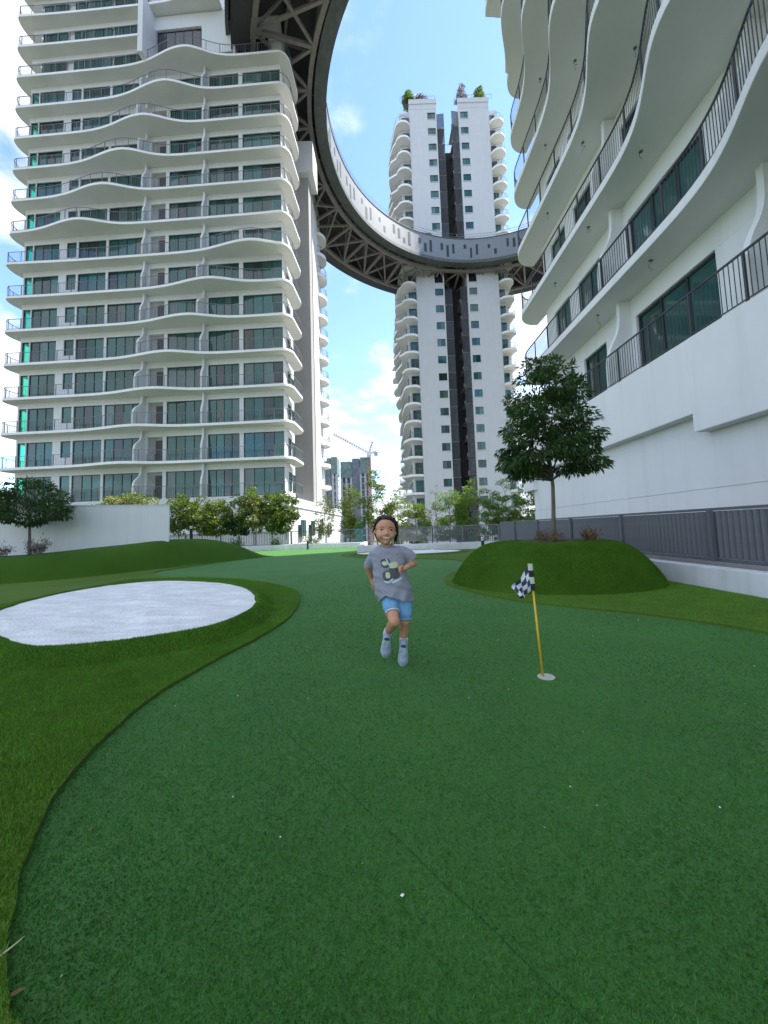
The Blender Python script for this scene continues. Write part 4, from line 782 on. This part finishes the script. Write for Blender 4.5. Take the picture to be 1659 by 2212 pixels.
def cloth(u, v):
    p = A.lerp(B, v).lerp(Dd.lerp(Cc, v), u); return p + Vector((.006 * math.sin(u * 7 + v * 3), .022 * math.sin(u * 8.5 + v * 4.2) * min(1, u * 3) + .012 * math.sin(v * 7) * u, -.012 * math.sin(u * math.pi)))
cl_ = uvgrid('cloth', cloth, 24, 20, checker('flag_check', (.70, .72, .74), (.035, .045, .09), 4, 4), fl_); sm = cl_.modifiers.new('thickness', 'SOLIDIFY'); sm.thickness = .0015
cup = thing('golf_cup', (1.045, 2.655, 0), 'white rimmed golf hole cup set flush in the green at the pin foot', 'cup')
CUPW = pmat('cup_white', (.50, .50, .43), .6, .1, 20); rs_ = []
for r_, z in ((.056, .0015), (.055, .0065), (.050, .0065), (.0495, -.002), (.049, -.02)): rs_.append([(r_ * math.cos(k * math.pi / 18), r_ * math.sin(k * math.pi / 18), z) for k in range(36)])
MB().rings(rs_, caps=False).build('rim', CUPW, cup, True); MB().tube([(0, 0, .0035), (0, 0, .005)], .0492, 36).build('cup_plug', CUPW, cup)

# ================================================================== CHILD
ch = thing('person', (0, 2.95, 0), 'smiling child in grey t-shirt and light blue shorts running over the green towards the viewer', 'person')
SKIN = pmat('skin', (.60, .30, .175), .5, .10, 22, .06, 120, .35, sss=.06); SHIRT = pmat('grey_jersey', (.31, .315, .365), .9, .07, 90, .15, 400, .1, detail=3); SHORT = pmat('blue_shorts', (.20, .42, .66), .85, .08, 60, .1, 300, .1); TRIM = pmat('white_trim', (.62, .66, .70), .8, .05, 60); HAIR = pmat('hair', (.016, .011, .010), .42, .5, 40, .25, 220, .45, stretch=(9, 9, .5)); SHOE = pmat('blue_shoe', (.33, .39, .50), .7, .15, 90, .3, 300, .3); SOLE = pmat('shoe_sole', (.50, .54, .58), .7, .1, 40); LACE = pmat('mint_lace', (.42, .66, .50), .8, .08, 60); SOCK = pmat('white_sock', (.70, .68, .74), .9, .06, 80); NAVY = pmat('navy_tab', (.03, .05, .12), .8, .1, 60)
def sph(mb, c, r_, n=16, rot=None):
    vv = []; c = Vector(c)
    for i in range(n + 1):
        for k in range(2 * n):
            th, ph = math.pi * i / n, math.pi * k / n; v = Vector((r_[0] * math.sin(th) * math.cos(ph), r_[1] * math.sin(th) * math.sin(ph), r_[2] * math.cos(th)))
            if rot is not None: v = rot @ v
            vv.append(tuple(c + v))
    m_ = 2 * n; mb.add(vv, [(i * m_ + k, i * m_ + (k + 1) % m_, (i + 1) * m_ + (k + 1) % m_, (i + 1) * m_ + k) for i in range(n) for k in range(m_)])
def cap_(mb, p, q, r0, r1, n=16):
    p = Vector(p); q = Vector(q); d = (q - p).normalized(); P = []; Rr = []
    for i in range(6): a = math.pi / 2 * i / 5; P.append(p - d * r0 * math.cos(a)); Rr.append(max(1e-4, r0 * math.sin(a)))
    for i in range(1, 6): P.append(p.lerp(q, i / 6)); Rr.append(r0 + (r1 - r0) * i / 6)
    for i in range(6): a = math.pi / 2 * (1 - i / 5); P.append(q + d * r1 * math.cos(a)); Rr.append(max(1e-4, r1 * math.sin(a)))
    mb.tube(P, Rr, n)
def limb(mb, pts, rr_):
    for i in range(len(pts) - 1): cap_(mb, pts[i], pts[i + 1], rr_[i], rr_[i + 1])
def solid_mesh(mb, name, mat, parent, vox, it=6, disp=None):
    o = mb.build(name, mat, None); fix_normals(o); rm = o.modifiers.new('r', 'REMESH'); rm.mode = 'VOXEL'; rm.voxel_size = vox; sm = o.modifiers.new('s', 'SMOOTH'); sm.iterations = it; sm.factor = .5
    dg = bpy.context.evaluated_depsgraph_get(); me = bpy.data.meshes.new_from_object(o.evaluated_get(dg)); bpy.data.objects.remove(o); me.name = name
    me.materials.clear(); me.materials.append(mat)
    if disp:
        nn = [v.normal.copy() for v in me.vertices]
        for v, nv in zip(me.vertices, nn): v.co += nv * disp(v.co)
    me.polygons.foreach_set('use_smooth', [True] * len(me.polygons)); me.update(); return link(name, me, parent)
# --- head frame: slight tilt towards the raised leg
HT = Matrix.Translation((-.004, 0, .905)) @ Matrix.Rotation(R(4), 4, 'Y') @ Matrix.Rotation(R(6), 4, 'Z') @ Matrix.Diagonal((1.03, 1.04, 1.02, 1)); HQ = HT.to_3x3()
def hp(x, y, z): return HT @ Vector((x, y, z - .905))
mb = MB()
sph(mb, hp(0, .012, 1.038), (.081, .090, .078), 18, HQ); sph(mb, hp(0, -.018, .985), (.071, .066, .068), 16, HQ); sph(mb, hp(0, -.024, .948), (.046, .048, .043), 14, HQ)
for s_ in (-1, 1):
    sph(mb, hp(s_ * .031, -.055, .974), (.027, .024, .024), 12, HQ); sph(mb, hp(s_ * .0785, .012, .998), (.011, .018, .025), 10, HQ)
sph(mb, hp(0, -.060, .922), (.016, .015, .013), 10, HQ); cap_(mb, hp(0, -.078, 1.012), hp(0, -.090, .987), .006, .0085); sph(mb, hp(.0105, -.085, .982), (.0075, .009, .006), 8, HQ); sph(mb, hp(-.0105, -.085, .982), (.0075, .009, .006), 8, HQ)
cap_(mb, (-.002, .014, .945), (.008, .018, .845), .036, .040)
# torso
sph(mb, (.018, .02, .78), (.092, .058, .080), 16); sph(mb, (.035, .015, .68), (.092, .066, .10), 16); sph(mb, (.062, .02, .55), (.096, .072, .075), 16); cap_(mb, (-.06, .022, .825), (.09, .022, .838), .030, .030)
# arms
LS, LE, LW = (.115, .024, .843), (.212, .045, .755), (.158, -.082, .738); RS, RE, RW = (-.084, .030, .822), (-.148, .118, .735), (-.124, .150, .650)
limb(mb, [LS, LE], [.029, .028]); limb(mb, [LE, LW], [.030, .0205]); limb(mb, [RS, RE], [.028, .027]); limb(mb, [RE, RW], [.028, .020])
# left hand, loosely closed; palm then five bent fingers
palm = Vector((.128, -.104, .728)); sph(mb, palm, (.024, .017, .021), 12); cap_(mb, LW, palm, .0195, .019)
for i, (dz, ln) in enumerate(((.0205, 1.0), (.0068, 1.08), (-.0068, 1.0), (-.0195, .84))):
    k0 = palm + Vector((-.018, -.006, dz)); k1 = k0 + Vector((-.018 * ln, -.012 * ln, -.002)); k2 = k1 + Vector((.004, -.0135 * ln, -.006)); k3 = k2 + Vector((.0135 * ln, -.002, -.003)); limb(mb, [k0, k1, k2, k3], [.0062, .0060, .0056, .0050])
limb(mb, [palm + Vector((-.002, -.008, .016)), palm + Vector((-.010, -.022, .024)), palm + Vector((-.022, -.030, .018))], [.0085, .0075, .0062])
# right hand hanging half open behind the hip
pr_ = Vector((-.117, .156, .612)); sph(mb, pr_, (.013, .021, .027), 12); cap_(mb, RW, pr_, .0185, .016)
for i, (dy, ln) in enumerate(((-.017, .95), (-.006, 1.05), (.005, 1.0), (.0155, .82))):
    k0 = pr_ + Vector((0, dy, -.020)); k1 = k0 + Vector((.002, -.004, -.022 * ln)); k2 = k1 + Vector((.008, -.005, -.015 * ln)); k3 = k2 + Vector((.009, -.003, -.008 * ln)); limb(mb, [k0, k1, k2, k3], [.0070, .0066, .006, .0052])
limb(mb, [pr_ + Vector((.002, -.017, .008)), pr_ + Vector((.008, -.030, -.008)), pr_ + Vector((.012, -.033, -.024))], [.0085, .0072, .006])
# legs
RH, RK, RA = (.012, .012, .520), (.046, -.125, .356), (-.006, .052, .236); LH, LK, LA = (.116, .022, .510), (.124, -.004, .325), (.114, .052, .172)
limb(mb, [RH, Vector(RH).lerp(Vector(RK), .5), RK], [.058, .049, .040]); limb(mb, [RK, Vector(RK).lerp(Vector(RA), .35), RA], [.037, .038, .0245]); sph(mb, (.047, -.135, .362), (.030, .024, .032), 12)
limb(mb, [LH, Vector(LH).lerp(Vector(LK), .5), LK], [.060, .050, .038]); limb(mb, [LK, Vector(LK).lerp(Vector(LA), .35) + Vector((0, .008, 0)), LA], [.035, .037, .0245]); sph(mb, (.124, -.014, .330), (.029, .022, .031), 12)
# feet inside the shoes
RT, LT_ = (-.026, .012, .100), (.102, -.020, .036)
limb(mb, [RA, Vector(RA).lerp(Vector(RT), .5)], [.024, .014]); limb(mb, [LA, Vector(LA).lerp(Vector(LT_), .5)], [.024, .014])
body = solid_mesh(mb, 'body', SKIN, ch, .0042, 7)
bvh = BVHTree.FromPolygons([v.co.copy() for v in body.data.vertices], [tuple(p.vertices) for p in body.data.polygons])
def face_pt(x, z, off):
    p = hp(x, -.3, z); d = HQ @ Vector((0, 1, 0)); h = bvh.ray_cast(p, d); return (h[0] if h[0] else hp(x, -.08, z)) - d * off
EYEW = pmat('eye_white', (.46, .42, .40), .3, .02, 20); IRIS = pmat('iris', (.012, .007, .006), .3, .1, 20, spec=.3); BROW = pmat('brow', (.05, .03, .022), .8, .2, 90); LIP = pmat('lip', (.52, .27, .20), .5, .08, 40); MOUTH = pmat('mouth_dark', (.30, .12, .10), .6, .1, 30); TEETH = pmat('teeth', (.86, .84, .80), .3, .05, 30)
for s_ in (-1, 1):
    e = MB(); p = face_pt(s_ * .034, 1.013, -.0035); sph(e, p, (.0128, .0045, .0052), 10, HQ); eo = e.build('eye', EYEW, ch, True)
    e = MB(); p2 = p + HQ @ Vector((0, -.0022, 0)); sph(e, p2, (.0092, .0042, .0058), 10, HQ); e.build('iris', IRIS, eo, True)
    e = MB(); pts = [face_pt(s_ * .034 + dx, 1.0135 + .006 * (1 - (dx / .0135) ** 2), .0002) for dx in np.linspace(-.0135, .0135, 7)]; e.tube(pts, [.0008, .002, .0028, .0028, .0028, .002, .0008], 6); e.build('eyelid', BROW, eo, True)
    e = MB(); pts = [face_pt(s_ * (.034 + dx), 1.031 + .0045 * (1 - (dx / .018) ** 2), -.0004) for dx in np.linspace(-.018, .018, 8)]; e.tube(pts, [.001, .0018, .0024, .0024, .0022, .002, .0014, .0006], 6); e.build('eyebrow', BROW, ch, True)
xs_ = np.linspace(-.030, .030, 15)
def mrow(z0, curve, off): return [face_pt(x, z0 + curve * (x / .030) ** 2, off) for x in xs_]
a_, b_ = mrow(.9615, .0060, .0012), mrow(.9485, .0165, .0012); mm = MB(); mm.add(a_ + b_, [(i, i + 1, 15 + i + 1, 15 + i) for i in range(14)]); mo = mm.build('mouth', MOUTH, ch, True)
xs2 = xs_[1:-1]; ta = [face_pt(x, .9606 + .006 * (x / .030) ** 2, .0022) for x in xs2]; tb = [face_pt(x, .9500 + .0140 * (x / .030) ** 2, .0022) for x in xs2]; k_ = len(xs2); mm = MB(); mm.add(ta + tb, [(i, i + 1, k_ + i + 1, k_ + i) for i in range(k_ - 1)]); mm.build('teeth', TEETH, mo, True)
mm = MB(); mm.tube(a_, [.0005] + [.0011] * 13 + [.0005], 6); mm.tube(b_, [.0006] + [.0024] * 13 + [.0006], 6); mm.build('lips', LIP, mo, True)
for s_ in (-1, 1):
    e = MB(); sph(e, face_pt(s_ * .0075, .978, -.0012), (.0020, .0014, .0013), 8); e.build('nostril', BROW, ch, True)
# hair: parted, tucked behind the ears, tied low at the back
mb = MB(); sph(mb, hp(0, .030, 1.052), (.0885, .084, .078), 18, HQ); sph(mb, hp(0, .062, .995), (.078, .056, .085), 14, HQ); sph(mb, hp(0, .000, 1.095), (.062, .056, .032), 14, HQ)
for s_, x in ((-1, .080), (1, .082)):
    pts = [hp(s_ * .052, -.036, 1.098), hp(s_ * (x - .006), -.020, 1.062), hp(s_ * (x + .002), .002, 1.022), hp(s_ * (x + .004), .016, .985), hp(s_ * (x - .004), .026, .935 if s_ > 0 else .975)]; limb(mb, pts, [.013, .014, .011 if s_ < 0 else .014, .007 if s_ < 0 else .016, .005 if s_ < 0 else .009])
limb(mb, [hp(-.012, -.050, 1.104), hp(.030, -.055, 1.098), hp(.060, -.042, 1.072), hp(.076, -.022, 1.035)], [.009, .011, .012, .011])
limb(mb, [hp(0, .1, .98), hp(.012, .115, .93), hp(.02, .10, .885)], [.03, .028, .012])
solid_mesh(mb, 'hair', HAIR, ch, .0045, 3, lambda c: .0035 * noise.noise((c.x * 34, c.y * 34, c.z * 8)) + .0012 * noise.noise((c.x * 90, c.y * 90, c.z * 9)) + .0009 * noise.noise((c.x * 260, c.y * 200, c.z * 18)))
m_ = MB(); hr = random.Random(5)      # loose wisps round the hairline
for i in range(46):
    a = hr.uniform(-1.5, 1.5); x = .088 * math.sin(a); z = 1.045 + .082 * math.cos(a) - (.02 if abs(a) > 1.2 else 0); p0 = hp(x * .93, -.01 + hr.uniform(-.03, .04), z - .004); d = HQ @ Vector((x * .18, hr.uniform(-.01, .01), -.012 - .035 * abs(math.sin(a)))); m_.tube([p0, p0 + d * .5 + Vector((x * .06, 0, .002)), p0 + d * hr.uniform(.8, 1.5)], [.0014, .001, .0003], 4)
for i in range(16):
    s_ = hr.choice((-1, 1)); p0 = hp(s_ * .083, .01 + hr.uniform(-.015, .02), .985); m_.tube([p0, p0 + Vector((s_ * .006, 0, -.025)), p0 + Vector((s_ * hr.uniform(-.004, .012), .004, -.05 - hr.random() * .03))], [.0022, .0018, .0004], 4)
m_.build('hair_wisps', HAIR, ch, True)
# --- t-shirt
mb = MB(); rr_ = [(.902, .003, .046, .046), (.892, .006, .070, .052), (.876, .010, .105, .060), (.852, .014, .122, .070), (.81, .018, .124, .080), (.75, .022, .124, .086), (.68, .028, .131, .090), (.62, .034, .139, .095), (.56, .046, .143, .100), (.52, .055, .141, .104), (.485, .064, .137, .108)]
rings_ = []
for q, (z, c, ax_, ay_) in enumerate(rr_):
    row = []
    for k in range(48):
        a = 2 * math.pi * k / 48; ca, sa = math.cos(a), math.sin(a); low = max(0, (.60 - z) / .115)
        dz = low * (.052 * math.exp(-((math.atan2(sa, ca) + 2.0) / .42) ** 2) - .012 * math.exp(-((math.atan2(sa, ca) + .5) / .5) ** 2) - .018 * math.exp(-((abs(math.atan2(sa, ca)) - 2.95) / .3) ** 2))
        if q < 2: dz -= .014 * max(0, -sa)
        e = 1 + low * .035 * math.sin(5 * a + .8); sx = abs(ca) ** .85 * (1 if ca > 0 else -1); sy = abs(sa) ** .9 * (1 if sa > 0 else -1); fwd = -.020 * low * math.exp(-((math.atan2(sa, ca) + 2.0) / .5) ** 2)
        row.append((c + ax_ * sx * e, .018 + ay_ * sy * e + fwd, z + dz))
    rings_.append(row)
mb.rings(rings_)
mb.tube([(.085, .020, .862), (.122, .024, .851), (.160, .029, .828), (.206, .038, .782)], [.036, .042, .046, .051], 20); mb.tube([(-.070, .022, .842), (-.098, .042, .815), (-.116, .066, .780), (-.132, .092, .742)], [.036, .041, .043, .046], 20)
def wr(c):
    f = .0055 * noise.noise((c.x * 16 + c.z * 9, c.y * 16, c.z * 11)) + .0028 * noise.noise((c.x * 34 - c.z * 22, c.y * 30, c.z * 26)); s = max(0, .72 - c.z) * 3
    f += .013 * math.sin((c.x * .75 - c.z * .75) * 62 + 2 * noise.noise((c.x * 8, c.y * 8, c.z * 8))) * min(1, s) * max(0, noise.noise((c.x * 7, 3, c.z * 7)) + .4)
    f += .009 * max(0, noise.noise((c.x * 5 + 2, 1, c.z * 13))) * math.sin((c.x * .4 + c.z) * 80)
    return f
shirt = solid_mesh(mb, 't_shirt', SHIRT, ch, .005, 4, wr)
sbvh = BVHTree.FromPolygons([v.co.copy() for v in shirt.data.vertices], [tuple(p.vertices) for p in shirt.data.polygons])
def chest(x, z, off):
    h = sbvh.ray_cast(Vector((x, -.6, z)), Vector((0, 1, 0))); return (h[0] if h[0] else Vector((x, -.07, z))) + Vector((0, -off, 0))
# plain abstract print in the colours of the chest motif
def patch(name, pts, mat, off):
    cxm = sum(p[0] for p in pts) / len(pts); czm = sum(p[1] for p in pts) / len(pts); sm_ = smooth_closed(pts, 4); n = len(sm_); vv = []; ff = []
    for i, k in enumerate((1, .75, .5, .25, .02)): vv += [chest(cxm + (x - cxm) * k, czm + (z - czm) * k, off) for x, z in sm_]
    for i in range(4): ff += [(i * n + k, i * n + (k + 1) % n, (i + 1) * n + (k + 1) % n, (i + 1) * n + k) for k in range(n)]
    return MB().add(vv, ff).build(name, mat, shirt, True)
PY = pmat('print_yellow', (.62, .66, .40), .85, .08, 60); PW = pmat('print_white', (.60, .66, .72), .85, .08, 60); PD = pmat('print_charcoal', (.105, .11, .135), .9, .15, 60)
def C_(px, py): return ((px - 614) * .000616, (2000 - py) * .000616)
for nm, pts, mt, off in [('print_patch', [(552, 712), (600, 696), (650, 708), (668, 750), (640, 800), (590, 806), (552, 776)], PD, .0012), ('print_patch', [(650, 815), (750, 806), (772, 860), (765, 930), (700, 940), (668, 880)], PD, .0012), ('print_patch', [(575, 862), (640, 838), (680, 880), (672, 945), (610, 962), (572, 925)], PD, .0016), ('print_patch', [(655, 752), (740, 742), (752, 800), (665, 812)], PY, .0024), ('print_patch', [(560, 745), (600, 728), (632, 762), (590, 780)], PY, .0024), ('print_patch', [(605, 865), (650, 862), (655, 920), (612, 925)], PY, .0024), ('print_stroke', [(585, 960), (630, 972), (680, 935), (688, 950), (640, 990), (588, 975)], PW, .0026), ('print_stroke', [(680, 970), (790, 925), (795, 942), (700, 988)], PW, .0026), ('print_stroke', [(610, 705), (622, 700), (655, 770), (640, 775)], PW, .0026)]: patch(nm, [C_(*p) for p in pts], mt, off)
cn = MB(); cn.tube([(.003 + .050 * math.cos(a), .016 + .048 * math.sin(a), .899 - .014 * max(0, -math.sin(a))) for a in [k * 2 * math.pi / 30 for k in range(31)]], .0055, 8, False); cn.build('neckband', SHIRT, shirt, True)
# --- shorts
mb = MB(); sph(mb, (.062, .018, .515), (.108, .084, .065), 14); rh, rk = Vector(RH), Vector(RK); lh, lk = Vector(LH), Vector(LK); rc = rh.lerp(rk, .43); lc = lh.lerp(lk, .70)
limb(mb, [rh, rc], [.066, .062]); limb(mb, [lh, lc + Vector((.004, 0, .012))], [.068, .062])
sho = solid_mesh(mb, 'shorts', SHORT, ch, .005, 3, lambda c: .003 * noise.noise((c.x * 30, c.y * 30, c.z * 20)))
def hem(c, ax, r_, mat):
    ax = ax.normalized(); u = ax.orthogonal().normalized(); w = ax.cross(u); m_ = MB(); m_.tube([c + (u * math.cos(a) + w * math.sin(a)) * r_ for a in [k * 2 * math.pi / 28 for k in range(29)]], .006, 8, False); return m_.build('hem_trim', mat, sho, True)
hem(rc + (rk - rh).normalized() * .048, rk - rh, .050, TRIM); hem(lc + Vector((.004, 0, -.036)), lk - lh, .052, SHORT)
# --- shoes (local: +x toe, +z up)
def shoe(ank, toe, upv, lab):
    ank = Vector(ank); toe = Vector(toe); d = (toe - ank).normalized(); u = Vector(upv); u = (u - d * u.dot(d)).normalized(); y = u.cross(d); M = Matrix((d, y, u)).transposed().to_4x4(); M.translation = ank + d * .035 - u * .018
    def T(x, yy, z): return M @ Vector((x, yy, z))
    q = M.to_3x3(); mb = MB(); sph(mb, T(.088, 0, .008), (.052, .038, .026), 14, q); sph(mb, T(.050, 0, .016), (.052, .035, .034), 14, q); sph(mb, T(.005, 0, .022), (.048, .032, .040), 14, q); sph(mb, T(-.040, 0, .020), (.034, .031, .044), 14, q)
    so_ = solid_mesh(mb, 'shoe', SHOE, ch, .0045, 4, lambda c: .001 * noise.noise((c.x * 120, c.y * 120, c.z * 120)))
    mb = MB(); ol = [( .145 - .012 * abs(t) ** 2 if False else 0, 0) for t in (0,)]
    pts = [(.143, 0), (.132, .022), (.105, .037), (.065, .037), (.02, .031), (-.03, .032), (-.062, .024), (-.076, 0), (-.062, -.024), (-.03, -.032), (.02, -.031), (.065, -.037), (.105, -.037), (.132, -.022)]; o2 = smooth_closed(pts, 4)
    mb.rings([[T(x * k, yy * k, z) for x, yy in o2] for k, z in ((.93, -.032), (1.0, -.027), (1.03, -.012), (.98, -.002))]); fix_normals(mb.build('sole', SOLE, so_, True))
    for j in range(4):
        x = .030 + .014 * j; zt = .050 - .0045 * j; m_ = MB(); m_.tube([T(x - .006, -.026, zt - .013), T(x, -.012, zt), T(x + .003, 0, zt + .003), T(x, .012, zt), T(x - .006, .026, zt - .013)], .0032, 6); m_.build('lace', LACE, so_, True)
    for s_ in (-1, 1):
        m_ = MB(); m_.tube([T(.03, 0, .054), T(.034, s_ * .018, .062), T(.048, s_ * .030, .056), T(.056, s_ * .022, .048), T(.034, 0, .055)], .0028, 6); m_.build('lace', LACE, so_, True)
    m_ = MB(); sph(m_, T(.014, 0, .056), (.012, .020, .007), 10, q); m_.build('tongue_tab', NAVY, so_, True)
    return so_
s1_ = shoe(RA, RT, (0, -1, .35), ''); s2_ = shoe(LA, LT_, (0, -1, .55), '')
for nm, A0, K0 in (('sock', RA, RK), ('sock', LA, LK)):
    a = Vector(A0); d = (Vector(K0) - a).normalized(); m_ = MB(); m_.tube([a - d * .02, a + d * .0, a + d * .022, a + d * .030], [.031, .031, .0315, .029], 18); m_.build(nm, SOCK, ch, True)
